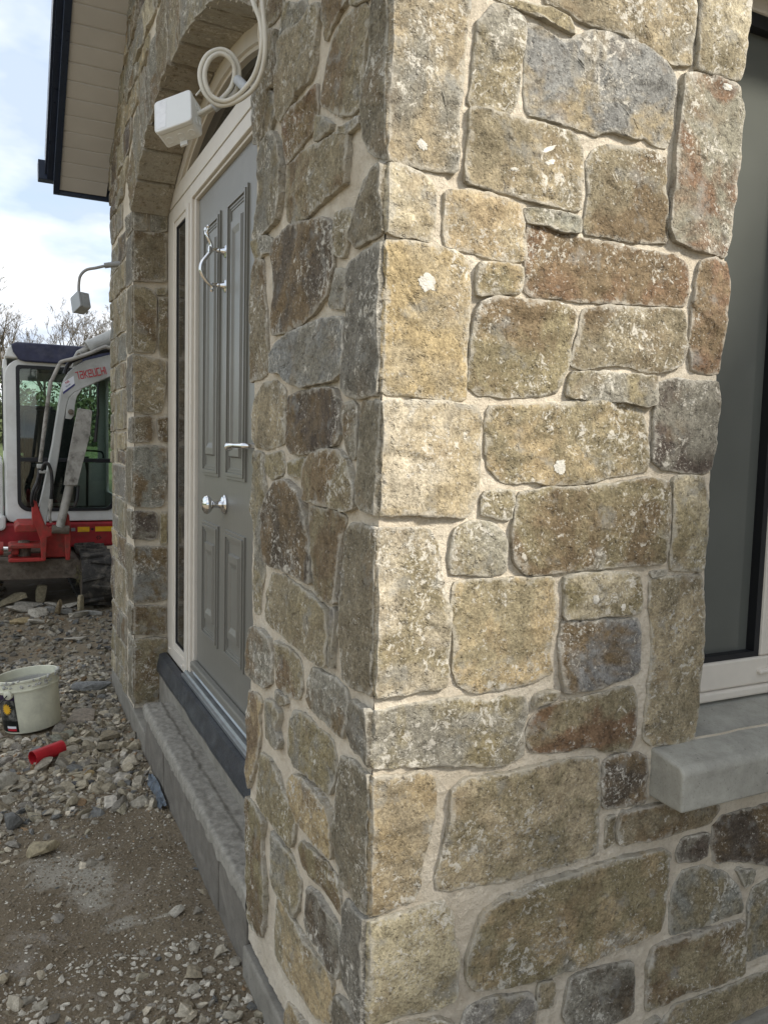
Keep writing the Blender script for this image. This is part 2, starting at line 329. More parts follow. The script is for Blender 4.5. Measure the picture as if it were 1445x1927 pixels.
def text_mesh(body, size, depth=0.0015):
    cu = bpy.data.curves.new('lettering', 'FONT'); cu.body = body; cu.size = size; cu.extrude = depth; cu.align_x = 'CENTER'; cu.align_y = 'CENTER'; cu.offset = size * 0.012
    o = bpy.data.objects.new('lettering_source', cu); col.objects.link(o); dg = bpy.context.evaluated_depsgraph_get(); dg.update()
    me = bpy.data.meshes.new_from_object(o.evaluated_get(dg)); bpy.data.objects.remove(o, do_unlink=True); bpy.data.curves.remove(cu); return me

# ------------------------------------------------------------------ terrain
def gheight(x, y):
    z = 0.020 * fbm(x * 1.1, y * 1.1, 0.3, 3) + 0.010 * fbm(x * 5, y * 5, 4.3, 2)
    return z - 0.012
def hill(y): 
    t = max(0.0, min(1.0, (y - 14.0) / 40.0)); return 2.6 * t * t * (3 - 2 * t)
def ground_sheet():
    xs = sorted(set([-400, -200, -100, -50, -25, -14, -9, -6] + [round(-4.5 + 0.25 * i, 3) for i in range(12)] + [round(-1.5 + 0.03 * i, 3) for i in range(55)] + [0.2, 0.5, 1, 2, 4, 8, 14, 25, 50, 100, 200, 400]))
    ys = sorted(set([-400, -200, -100, -50, -25, -12, -7, -4, -3, -2] + [round(-1.5 + 0.03 * i, 3) for i in range(250)] + [round(6.2 + 0.3 * i, 3) for i in range(16)] + [11.5, 12.5, 14, 16, 19, 23, 28, 34, 42, 55, 80, 150, 300, 600]))
    vs = [(x, y, gheight(x, y) + hill(y)) for y in ys for x in xs]; n = len(xs)
    fs = [(j * n + i, j * n + i + 1, (j + 1) * n + i + 1, (j + 1) * n + i) for j in range(len(ys) - 1) for i in range(n - 1)]
    me = bpy.data.meshes.new('ground'); me.from_pydata(vs, [], fs); me.polygons.foreach_set('use_smooth', [True] * len(fs))
    me.materials.append(M['ground']); me.materials.append(M['grass'])
    for p in me.polygons:
        if p.center.y > 13.5 or p.center.x < -12: p.material_index = 1
    o = link('ground', me); o['kind'] = 'structure'; return o
ground_sheet()

# ------------------------------------------------------------------ stone walls
PAL = dict(T=(0.345, 0.293, 0.205), P=(0.425, 0.38, 0.285), O=(0.36, 0.29, 0.185), L=(0.244, 0.212, 0.143), G=(0.237, 0.226, 0.196), B=(0.245, 0.248, 0.238), K=(0.182, 0.138, 0.088), R=(0.185, 0.122, 0.083), D=(0.110, 0.091, 0.075))
SA = '''Q1 TG 0.000 2.201 0.147 2.242 0.144 2.172 0.141 2.084 0.132 1.977 0.131 1.900 0.072 1.897 0.000 1.902
Q2 PT 0.000 1.895 0.062 1.890 0.082 1.878 0.091 1.858 0.092 1.816 0.086 1.778 0.033 1.779 0.000 1.783 0.000 1.862
Q3 OT 0.000 1.767 0.033 1.773 0.134 1.770 0.162 1.756 0.167 1.679 0.165 1.589 0.166 1.511 0.078 1.513 0.000 1.516 0.000 1.606
Q4 PT 0.000 1.501 0.109 1.508 0.190 1.500 0.197 1.440 0.199 1.338 0.186 1.314 0.173 1.302 0.081 1.308 0.000 1.309 0.000 1.435
Q5 PL 0.000 1.284 0.100 1.281 0.118 1.253 0.131 1.192 0.146 1.128 0.146 1.065 0.143 0.990 0.057 0.987 0.000 0.989 0.000 1.017 0.000 1.108 0.000 1.219
Q6 LG 0.000 0.959 0.058 0.962 0.128 0.964 0.183 0.964 0.238 0.945 0.277 0.956 0.326 0.947 0.332 0.923 0.322 0.880 0.324 0.830 0.258 0.823 0.159 0.840 0.000 0.859 0.000 0.899
Q7 TO 0.000 0.845 0.000 0.838 0.097 0.835 0.130 0.813 0.132 0.773 0.119 0.711 0.103 0.652 0.101 0.619 0.091 0.593 0.000 0.583 0.000 0.585 0.000 0.689
Q8 PL 0.000 0.574 0.000 0.570 0.099 0.574 0.154 0.574 0.177 0.541 0.183 0.485 0.194 0.459 0.191 0.373 0.150 0.358 0.076 0.370 0.000 0.366 0.000 0.460 0.000 0.527
Q9 LT 0.000 0.347 0.079 0.352 0.154 0.341 0.184 0.324 0.194 0.244 0.190 0.168 0.107 0.187 0.000 0.207 0.000 0.294
a LG 0.165 2.158 0.193 2.191 0.224 2.202 0.263 2.190 0.266 2.168 0.258 2.095 0.251 2.040 0.238 2.019 0.191 2.015 0.153 2.017 0.161 2.085 0.164 2.129
a LL 0.197 2.206 0.252 2.212 0.305 2.214 0.360 2.210 0.368 2.187 0.341 2.190 0.306 2.195 0.267 2.198 0.229 2.203
a LT 0.298 2.251 0.667 2.347 0.669 2.273 0.663 2.196 0.617 2.186 0.553 2.198 0.475 2.214 0.411 2.212 0.380 2.213 0.354 2.223 0.304 2.224
a LP 0.673 2.349 0.818 2.387 0.812 2.334 0.805 2.271 0.799 2.198 0.777 2.190 0.720 2.193 0.677 2.191 0.677 2.262
a BT 0.268 2.180 0.287 2.181 0.337 2.170 0.372 2.178 0.417 2.206 0.453 2.211 0.536 2.204 0.588 2.188 0.622 2.166 0.624 2.103 0.622 2.052 0.609 2.029 0.583 2.028 0.553 2.037 0.520 2.029 0.470 2.034 0.449 2.028 0.433 2.019 0.396 2.022 0.345 2.026 0.276 2.026 0.266 2.063 0.268 2.127
a LT 0.153 2.011 0.196 2.014 0.266 2.015 0.325 2.017 0.381 2.012 0.406 1.988 0.406 1.948 0.405 1.879 0.379 1.874 0.348 1.877 0.298 1.877 0.249 1.883 0.201 1.884 0.153 1.887 0.150 1.913 0.155 1.966
a LK 0.430 1.992 0.466 2.007 0.521 2.013 0.584 2.014 0.604 2.007 0.611 1.965 0.622 1.890 0.625 1.847 0.579 1.841 0.533 1.837 0.483 1.837 0.420 1.837 0.414 1.848 0.424 1.911 0.413 1.965
e GR 0.642 2.172 0.702 2.188 0.764 2.185 0.797 2.182 0.817 2.137 0.813 2.079 0.807 1.993 0.802 1.907 0.791 1.840 0.756 1.842 0.692 1.843 0.643 1.854 0.626 1.878 0.627 1.942 0.634 2.042 0.638 2.106
a BL 0.279 1.863 0.318 1.865 0.405 1.863 0.410 1.836 0.371 1.834 0.320 1.837 0.282 1.840
a OT 0.112 1.866 0.160 1.877 0.211 1.874 0.269 1.867 0.277 1.841 0.283 1.771 0.254 1.764 0.207 1.764 0.160 1.771 0.115 1.774 0.110 1.799
a RK 0.287 1.838 0.320 1.838 0.395 1.827 0.420 1.825 0.499 1.828 0.582 1.824 0.653 1.825 0.683 1.814 0.695 1.768 0.687 1.729 0.561 1.720 0.466 1.715 0.303 1.708 0.284 1.719 0.285 1.781
a LO 0.182 1.753 0.240 1.758 0.272 1.756 0.275 1.736 0.272 1.708 0.228 1.706 0.182 1.697 0.178 1.725
a LK 0.219 1.697 0.267 1.698 0.332 1.700 0.389 1.698 0.405 1.689 0.397 1.639 0.390 1.588 0.371 1.537 0.336 1.529 0.251 1.519 0.193 1.524 0.172 1.535 0.173 1.613 0.176 1.656 0.191 1.686
a LK 0.421 1.695 0.474 1.706 0.559 1.712 0.681 1.718 0.692 1.653 0.683 1.607 0.626 1.590 0.573 1.591 0.504 1.598 0.427 1.584 0.398 1.589 0.408 1.631 0.417 1.665
e KR 0.719 1.821 0.763 1.836 0.793 1.826 0.805 1.795 0.802 1.717 0.797 1.661 0.793 1.596 0.751 1.593 0.712 1.600 0.701 1.654 0.705 1.722 0.707 1.780
a LG 0.398 1.574 0.449 1.579 0.527 1.580 0.615 1.578 0.616 1.527 0.590 1.519 0.531 1.526 0.452 1.526 0.390 1.530 0.394 1.555
e DG 0.625 1.568 0.664 1.579 0.720 1.575 0.794 1.580 0.799 1.521 0.799 1.451 0.790 1.398 0.768 1.384 0.704 1.386 0.647 1.392 0.618 1.410 0.615 1.491 0.622 1.532
a LO 0.216 1.501 0.276 1.508 0.367 1.514 0.409 1.520 0.475 1.523 0.543 1.520 0.585 1.508 0.599 1.468 0.612 1.415 0.608 1.390 0.564 1.383 0.495 1.374 0.440 1.363 0.360 1.360 0.318 1.367 0.253 1.366 0.218 1.393 0.214 1.421 0.210 1.465
a LG 0.210 1.344 0.244 1.352 0.279 1.348 0.278 1.323 0.271 1.296 0.237 1.301 0.207 1.307
a LK 0.289 1.344 0.361 1.354 0.497 1.360 0.594 1.372 0.649 1.372 0.665 1.363 0.672 1.307 0.671 1.242 0.666 1.197 0.594 1.195 0.478 1.194 0.429 1.194 0.359 1.187 0.307 1.192 0.282 1.216 0.277 1.270
e LP 0.679 1.375 0.724 1.379 0.769 1.375 0.780 1.342 0.788 1.305 0.786 1.247 0.778 1.173 0.726 1.177 0.684 1.181 0.684 1.259
a GL 0.152 1.278 0.184 1.293 0.222 1.290 0.252 1.275 0.266 1.246 0.266 1.196 0.232 1.191 0.174 1.196 0.148 1.199 0.143 1.234
a LO 0.155 1.181 0.193 1.183 0.267 1.183 0.343 1.183 0.380 1.177 0.383 1.138 0.390 1.093 0.376 1.055 0.378 1.028 0.388 0.987 0.343 0.977 0.276 0.971 0.212 0.970 0.172 0.989 0.159 1.020 0.160 1.070 0.151 1.120
a LP 0.405 1.178 0.429 1.183 0.507 1.184 0.596 1.177 0.603 1.156 0.610 1.095 0.559 1.095 0.479 1.096 0.409 1.098
a BK 0.407 1.092 0.468 1.086 0.537 1.086 0.602 1.081 0.614 1.048 0.616 0.968 0.581 0.955 0.511 0.946 0.442 0.947 0.415 0.946 0.407 0.981 0.401 1.048
e LT 0.630 1.163 0.689 1.165 0.779 1.164 0.790 1.063 0.793 0.964 0.791 0.865 0.785 0.805 0.770 0.792 0.704 0.797 0.652 0.805 0.636 0.822 0.643 0.931 0.646 1.026 0.634 1.103
a GG 0.629 1.178 0.675 1.180 0.673 1.170 0.633 1.168
a GL 0.345 0.948 0.371 0.956 0.398 0.953 0.393 0.937 0.356 0.933 0.338 0.931
a RL 0.357 0.920 0.421 0.925 0.494 0.930 0.558 0.939 0.600 0.936 0.611 0.906 0.615 0.858 0.606 0.807 0.567 0.803 0.525 0.812 0.483 0.827 0.438 0.825 0.378 0.827 0.340 0.840 0.331 0.861 0.337 0.896
a TL 0.165 0.794 0.189 0.807 0.258 0.804 0.363 0.805 0.451 0.805 0.514 0.797 0.522 0.765 0.523 0.699 0.524 0.637 0.524 0.593 0.463 0.585 0.374 0.583 0.268 0.584 0.168 0.592 0.139 0.603 0.136 0.623 0.148 0.672 0.161 0.722 0.162 0.764
a DK 0.531 0.786 0.552 0.795 0.618 0.793 0.646 0.777 0.651 0.746 0.651 0.723 0.648 0.676 0.599 0.678 0.532 0.688 0.525 0.746
a LK 0.582 0.666 0.656 0.667 0.701 0.666 0.767 0.659 0.843 0.646 0.872 0.627 0.847 0.593 0.732 0.595 0.642 0.596 0.580 0.596 0.572 0.632
a LL 0.543 0.665 0.564 0.666 0.568 0.604 0.546 0.594
a DK 0.889 0.600 0.998 0.599 1.105 0.598 1.252 0.595 1.267 0.460 1.120 0.457 1.058 0.448 0.987 0.473 0.869 0.496 0.862 0.543 0.865 0.584
a DG 0.767 0.568 0.835 0.572 0.853 0.563 0.850 0.514 0.819 0.510 0.758 0.518 0.753 0.540
a LO 0.245 0.531 0.296 0.551 0.375 0.560 0.487 0.563 0.607 0.566 0.709 0.559 0.729 0.545 0.729 0.499 0.722 0.419 0.712 0.375 0.652 0.365 0.559 0.360 0.476 0.353 0.402 0.352 0.304 0.360 0.231 0.374 0.210 0.405 0.210 0.455 0.231 0.499
a BL 0.773 0.494 0.842 0.492 0.915 0.457 0.963 0.409 0.972 0.352 0.924 0.353 0.847 0.346 0.751 0.349 0.743 0.409 0.752 0.463
a GG 0.944 0.465 1.009 0.442 1.000 0.417 0.978 0.411
a BL 1.009 0.398 1.047 0.406 1.188 0.419 1.209 0.218 1.065 0.217 1.007 0.218 0.998 0.274 0.999 0.351
a KL 0.699 0.332 0.751 0.339 0.854 0.336 0.986 0.327 0.995 0.269 0.998 0.190 0.902 0.193 0.796 0.205 0.736 0.191 0.690 0.187 0.683 0.244 0.685 0.300
a DG 0.466 0.327 0.513 0.333 0.573 0.329 0.636 0.319 0.649 0.274 0.651 0.196 0.607 0.190 0.533 0.195 0.473 0.215 0.453 0.258
a LL 0.386 0.345 0.423 0.339 0.426 0.280 0.384 0.286
a LT 0.778 0.173 0.868 0.173 0.993 0.169 1.214 0.170 1.222 0.091 1.055 0.077 0.949 0.076 0.756 0.095 0.736 0.144
a LG 0.685 0.160 0.728 0.165 0.723 0.100 0.683 0.103
a GL 0.215 0.340 0.258 0.346 0.316 0.337 0.368 0.326 0.380 0.299 0.381 0.227 0.305 0.218 0.212 0.231 0.199 0.286'''
SB = '''Q1 - 0.066 2.238 0.000 2.201 0.000 2.095 0.000 2.026 0.000 1.964 0.000 1.927 0.000 1.904 0.000 1.902 0.052 1.928 0.088 1.959 0.101 2.001 0.086 2.053 0.067 2.087 0.059 2.125
Q2 - 0.000 1.895 0.000 1.846 0.000 1.783 0.071 1.779 0.107 1.778 0.139 1.806 0.111 1.844 0.070 1.882 0.036 1.893
Q3 - 0.144 1.756 0.092 1.764 0.000 1.767 0.000 1.678 0.000 1.608 0.000 1.566 0.000 1.518 0.000 1.516 0.092 1.510 0.156 1.531 0.154 1.566 0.144 1.605 0.146 1.652 0.141 1.697
Q4 - 0.077 1.503 0.000 1.501 0.000 1.499 0.000 1.461 0.000 1.405 0.000 1.349 0.000 1.313 0.000 1.309 0.045 1.312 0.075 1.324 0.083 1.403 0.082 1.464
Q5 - 0.110 1.281 0.036 1.284 0.000 1.284 0.000 1.241 0.000 1.218 0.000 1.162 0.000 1.107 0.000 1.017 0.000 0.992 0.000 0.989 0.048 0.985 0.102 0.982 0.135 0.993 0.146 1.043 0.150 1.108 0.146 1.207 0.133 1.257
Q6 - 0.085 0.958 0.000 0.959 0.000 0.956 0.000 0.957 0.000 0.924 0.000 0.881 0.000 0.859 0.042 0.868 0.076 0.871 0.097 0.883 0.099 0.925
Q7 - 0.135 0.827 0.071 0.842 0.033 0.837 0.000 0.845 0.000 0.763 0.000 0.690 0.000 0.603 0.000 0.583 0.073 0.584 0.113 0.586 0.140 0.617 0.147 0.751
Q8 - 0.088 0.566 0.000 0.574 0.000 0.567 0.000 0.494 0.000 0.466 0.000 0.407 0.000 0.366 0.046 0.389 0.095 0.391 0.104 0.482 0.107 0.542
Q9 - 0.126 0.349 0.077 0.362 0.000 0.347 0.000 0.346 0.000 0.259 0.000 0.207 0.052 0.204 0.128 0.216 0.140 0.279
e LK 0.681 2.516 0.525 2.440 0.546 2.393 0.618 2.393 0.676 2.395 0.691 2.437
a LG 0.546 2.400 0.467 2.363 0.393 2.333 0.382 2.311 0.433 2.314 0.509 2.330 0.567 2.337 0.571 2.364
a LL 0.372 2.307 0.320 2.295 0.305 2.276 0.322 2.239 0.337 2.180 0.356 2.165 0.426 2.168 0.490 2.156 0.547 2.147 0.578 2.168 0.585 2.205 0.569 2.254 0.554 2.321 0.486 2.310 0.412 2.298
a LK 0.300 2.355 0.165 2.288 0.162 2.231 0.169 2.226 0.225 2.221 0.275 2.206 0.295 2.243 0.301 2.277
a LL 0.150 2.280 0.076 2.243 0.077 2.191 0.094 2.195 0.146 2.210 0.155 2.233
a LK 0.241 2.204 0.176 2.210 0.094 2.189 0.078 2.172 0.084 2.136 0.099 2.086 0.099 2.029 0.135 2.022 0.191 2.035 0.259 2.071 0.305 2.097 0.298 2.133 0.273 2.171
e LK 0.649 2.384 0.586 2.360 0.577 2.246 0.644 2.256 0.662 2.209 0.699 2.147 0.756 2.165 0.766 2.229 0.762 2.309 0.680 2.344
a LG 0.644 2.249 0.598 2.224 0.584 2.174 0.614 2.155 0.659 2.154 0.655 2.211
a KR 0.535 2.135 0.456 2.141 0.374 2.135 0.317 2.140 0.313 2.100 0.323 2.077 0.331 2.057 0.390 2.056 0.474 2.044 0.505 2.042 0.527 2.093
a LG 0.323 2.080 0.267 2.057 0.232 2.033 0.240 2.027 0.275 2.027 0.325 2.032 0.324 2.054
a BL 0.181 2.009 0.103 2.003 0.108 1.992 0.149 1.992 0.197 2.007
a LK 0.495 2.032 0.389 2.032 0.266 2.019 0.197 2.005 0.149 1.989 0.154 1.945 0.160 1.907 0.217 1.904 0.286 1.903 0.372 1.894 0.445 1.897 0.496 1.916 0.499 1.975
e LG 0.699 2.139 0.595 2.139 0.533 2.091 0.525 2.044 0.530 1.983 0.561 1.935 0.650 1.928 0.762 1.931 0.721 1.993 0.718 2.093
e LG 0.769 1.928 0.663 1.921 0.597 1.895 0.590 1.873 0.661 1.879 0.730 1.868 0.753 1.898
a DK 0.559 1.886 0.468 1.898 0.362 1.882 0.258 1.864 0.222 1.846 0.212 1.805 0.217 1.757 0.242 1.716 0.313 1.693 0.404 1.676 0.479 1.672 0.581 1.678 0.594 1.692 0.561 1.761 0.564 1.819 0.577 1.860
a LP 0.206 1.861 0.146 1.857 0.129 1.836 0.143 1.806 0.161 1.774 0.198 1.784 0.214 1.822
a LG 0.205 1.761 0.155 1.746 0.149 1.698 0.168 1.680 0.236 1.694 0.220 1.725
e LK 0.731 1.886 0.667 1.861 0.658 1.796 0.634 1.692 0.618 1.631 0.629 1.592 0.705 1.582 0.778 1.582 0.765 1.644 0.778 1.773 0.765 1.834
a BG 0.213 1.670 0.171 1.664 0.154 1.647 0.155 1.597 0.159 1.563 0.198 1.550 0.296 1.549 0.365 1.546 0.451 1.561 0.498 1.583 0.590 1.593 0.585 1.628 0.549 1.648 0.525 1.655 0.381 1.667 0.303 1.673
e LT 0.649 1.569 0.558 1.569 0.496 1.545 0.501 1.507 0.490 1.446 0.503 1.423 0.629 1.411 0.712 1.416 0.758 1.437 0.760 1.493 0.732 1.535
a DK 0.473 1.529 0.396 1.536 0.241 1.536 0.189 1.530 0.170 1.497 0.163 1.446 0.183 1.427 0.253 1.419 0.309 1.411 0.390 1.404 0.456 1.407 0.482 1.423 0.480 1.488
a GK 0.162 1.503 0.107 1.504 0.093 1.495 0.089 1.449 0.094 1.403 0.125 1.401 0.142 1.424 0.161 1.471
a KL 0.318 1.406 0.234 1.414 0.166 1.415 0.125 1.398 0.100 1.372 0.085 1.342 0.085 1.314 0.120 1.305 0.229 1.306 0.344 1.311 0.361 1.342 0.357 1.378
a LT 0.466 1.380 0.389 1.393 0.363 1.394 0.375 1.356 0.442 1.356 0.471 1.359
a LL 0.635 1.395 0.502 1.406 0.491 1.373 0.512 1.353 0.586 1.340 0.633 1.352
e LG 0.733 1.405 0.657 1.400 0.642 1.347 0.631 1.306 0.650 1.243 0.628 1.229 0.634 1.157 0.631 1.095 0.656 1.056 0.662 0.998 0.712 0.988 0.728 1.043 0.718 1.133 0.735 1.209 0.748 1.306
a DK 0.577 1.307 0.501 1.340 0.464 1.344 0.387 1.322 0.350 1.297 0.342 1.273 0.323 1.210 0.309 1.178 0.304 1.136 0.335 1.134 0.434 1.138 0.578 1.136 0.616 1.148 0.627 1.210 0.625 1.256
a KL 0.318 1.295 0.193 1.299 0.143 1.294 0.130 1.287 0.142 1.274 0.153 1.238 0.160 1.172 0.163 1.122 0.220 1.117 0.267 1.122 0.283 1.141 0.307 1.201 0.323 1.266
a LL 0.576 1.114 0.489 1.124 0.355 1.116 0.265 1.109 0.211 1.099 0.204 1.063 0.204 0.995 0.214 0.985 0.318 0.981 0.448 0.983 0.571 0.983 0.609 0.998 0.607 1.057
a GL 0.192 1.106 0.171 1.110 0.174 1.053 0.177 0.991 0.191 0.988 0.191 1.049
e GK 0.739 0.948 0.638 0.964 0.570 0.954 0.554 0.902 0.563 0.850 0.604 0.827 0.689 0.818 0.765 0.824 0.775 0.867
a KL 0.529 0.960 0.447 0.964 0.371 0.958 0.352 0.937 0.357 0.894 0.370 0.871 0.442 0.859 0.533 0.852 0.539 0.906
a KG 0.296 0.959 0.212 0.968 0.159 0.969 0.113 0.965 0.104 0.940 0.110 0.905 0.124 0.870 0.171 0.866 0.243 0.866 0.322 0.873 0.329 0.895 0.307 0.938
e KO 0.757 0.772 0.672 0.788 0.636 0.781 0.652 0.746 0.646 0.704 0.658 0.655 0.687 0.583 0.737 0.515 0.768 0.551 0.751 0.630 0.769 0.711
a LG 0.590 0.802 0.528 0.813 0.481 0.799 0.497 0.755 0.478 0.733 0.489 0.713 0.546 0.703 0.602 0.704 0.604 0.749
a LG 0.529 0.841 0.447 0.848 0.439 0.839 0.488 0.822 0.528 0.824
a LG 0.402 0.832 0.331 0.847 0.244 0.843 0.175 0.841 0.152 0.819 0.158 0.769 0.178 0.736 0.217 0.729 0.316 0.725 0.379 0.716 0.422 0.727 0.425 0.795
a LL 0.642 0.646 0.564 0.662 0.499 0.653 0.470 0.624 0.413 0.608 0.382 0.586 0.388 0.544 0.406 0.516 0.462 0.516 0.575 0.511 0.670 0.516 0.657 0.573
a OK 0.387 0.692 0.315 0.711 0.235 0.711 0.176 0.706 0.152 0.680 0.154 0.626 0.162 0.610 0.202 0.611 0.279 0.607 0.357 0.598 0.402 0.620 0.410 0.661
e LK 0.771 0.475 0.737 0.485 0.593 0.488 0.608 0.435 0.597 0.379 0.577 0.332 0.585 0.226 0.603 0.181 0.690 0.150 0.737 0.166 0.762 0.305 0.782 0.414
a LG 0.534 0.491 0.474 0.497 0.408 0.494 0.362 0.474 0.340 0.468 0.348 0.399 0.376 0.365 0.444 0.367 0.516 0.364 0.536 0.418
a LK 0.337 0.561 0.268 0.575 0.192 0.583 0.140 0.582 0.125 0.559 0.118 0.518 0.153 0.517 0.226 0.519 0.292 0.509 0.342 0.515 0.351 0.540
a DG 0.288 0.484 0.225 0.496 0.151 0.492 0.112 0.487 0.107 0.435 0.116 0.391 0.145 0.377 0.191 0.388 0.283 0.384 0.305 0.400 0.297 0.451
a LO 0.498 0.346 0.419 0.357 0.342 0.355 0.259 0.355 0.192 0.364 0.149 0.356 0.149 0.319 0.157 0.267 0.250 0.217 0.395 0.198 0.458 0.190 0.516 0.192 0.515 0.279
a KO 0.415 0.135 0.353 0.155 0.278 0.170 0.154 0.211 0.161 0.158 0.275 0.106 0.406 0.074 0.443 0.074'''
SR = '''Q LG 0.000 2.488 0.060 2.498 0.060 2.405 0.000 2.400
a GL 0.079 2.496 0.153 2.502 0.153 2.413 0.084 2.408
Q LK 0.000 2.381 0.000 2.394 0.148 2.402 0.154 2.179 0.094 2.175 0.000 2.166
Q LK 0.000 2.137 0.000 2.146 0.082 2.134 0.104 2.099 0.104 1.874 0.094 1.838 0.000 1.839 0.000 1.890
a KL 0.116 2.096 0.154 2.104 0.157 1.822 0.122 1.830
a GL 0.104 2.142 0.151 2.147 0.151 2.117 0.109 2.115
Q LT 0.000 1.816 0.000 1.823 0.132 1.805 0.152 1.791 0.142 1.597 0.119 1.555 0.057 1.547 0.000 1.555
Q LK 0.000 1.528 0.082 1.538 0.092 1.467 0.082 1.415 0.000 1.409 0.000 1.452
a KL 0.109 1.526 0.157 1.536 0.155 1.412 0.119 1.422
Q BK 0.000 1.383 0.094 1.395 0.150 1.386 0.160 1.275 0.140 1.105 0.094 1.093 0.000 1.102
Q DG 0.000 1.076 0.099 1.072 0.112 1.053 0.107 0.943 0.082 0.934 0.000 0.941
a LG 0.130 1.069 0.158 1.068 0.153 0.913 0.125 0.914
Q KB 0.000 0.900 0.069 0.903 0.156 0.892 0.156 0.634 0.094 0.627 0.000 0.629 0.000 0.652
Q LK 0.000 0.609 0.120 0.604 0.151 0.597 0.151 0.462 0.095 0.462 0.000 0.469
Q KL 0.000 0.444 0.095 0.446 0.157 0.440 0.157 0.332 0.162 0.196 0.152 0.137 0.095 0.127 0.000 0.125'''
def parse(t):
    out = []
    for l in t.strip().split('\n'):
        p = l.split(); v = [float(x) for x in p[2:]]; out.append((p[0], p[1], [(v[i], v[i + 1]) for i in range(0, len(v), 2)]))
    return out
def area(p): return 0.5 * sum(p[i][0] * p[(i + 1) % len(p)][1] - p[(i + 1) % len(p)][0] * p[i][1] for i in range(len(p)))
def resample(poly, ds, seed, rough=1.0):
    if area(poly) < 0: poly = poly[::-1]
    pts = []
    n = len(poly)
    for i in range(n):                               # ease the corners a little
        a, b = poly[i], poly[(i + 1) % n]; q = 0.065
        pts += [(a[0] + (b[0] - a[0]) * q, a[1] + (b[1] - a[1]) * q), (a[0] + (b[0] - a[0]) * (1 - q), a[1] + (b[1] - a[1]) * (1 - q))]
    L = [math.dist(pts[i], pts[(i + 1) % len(pts)]) for i in range(len(pts))]; per = sum(L)
    N = max(20, min(120, int(per / ds))); out = []; i = 0; acc = 0.0
    for k in range(N):
        d = per * k / N
        while acc + L[i] < d and i < len(L) - 1: acc += L[i]; i += 1
        t = (d - acc) / max(L[i], 1e-9); a, b = pts[i], pts[(i + 1) % len(pts)]
        out.append((a[0] + (b[0] - a[0]) * t, a[1] + (b[1] - a[1]) * t))
    res = []
    for k, p in enumerate(out):
        a, b = out[k - 1], out[(k + 1) % N]; tx, tz = b[0] - a[0], b[1] - a[1]; l = math.hypot(tx, tz) + 1e-9
        if abs(p[0]) < 1e-4: res.append(p); continue
        j = 0.0032 + rough * (0.0030 * noise.noise((p[0] * 26, p[1] * 26, seed)) + 0.0022 * noise.noise((p[0] * 75, p[1] * 75, seed + 5)))
        res.append((p[0] + tz / l * j, p[1] - tx / l * j))
    return res
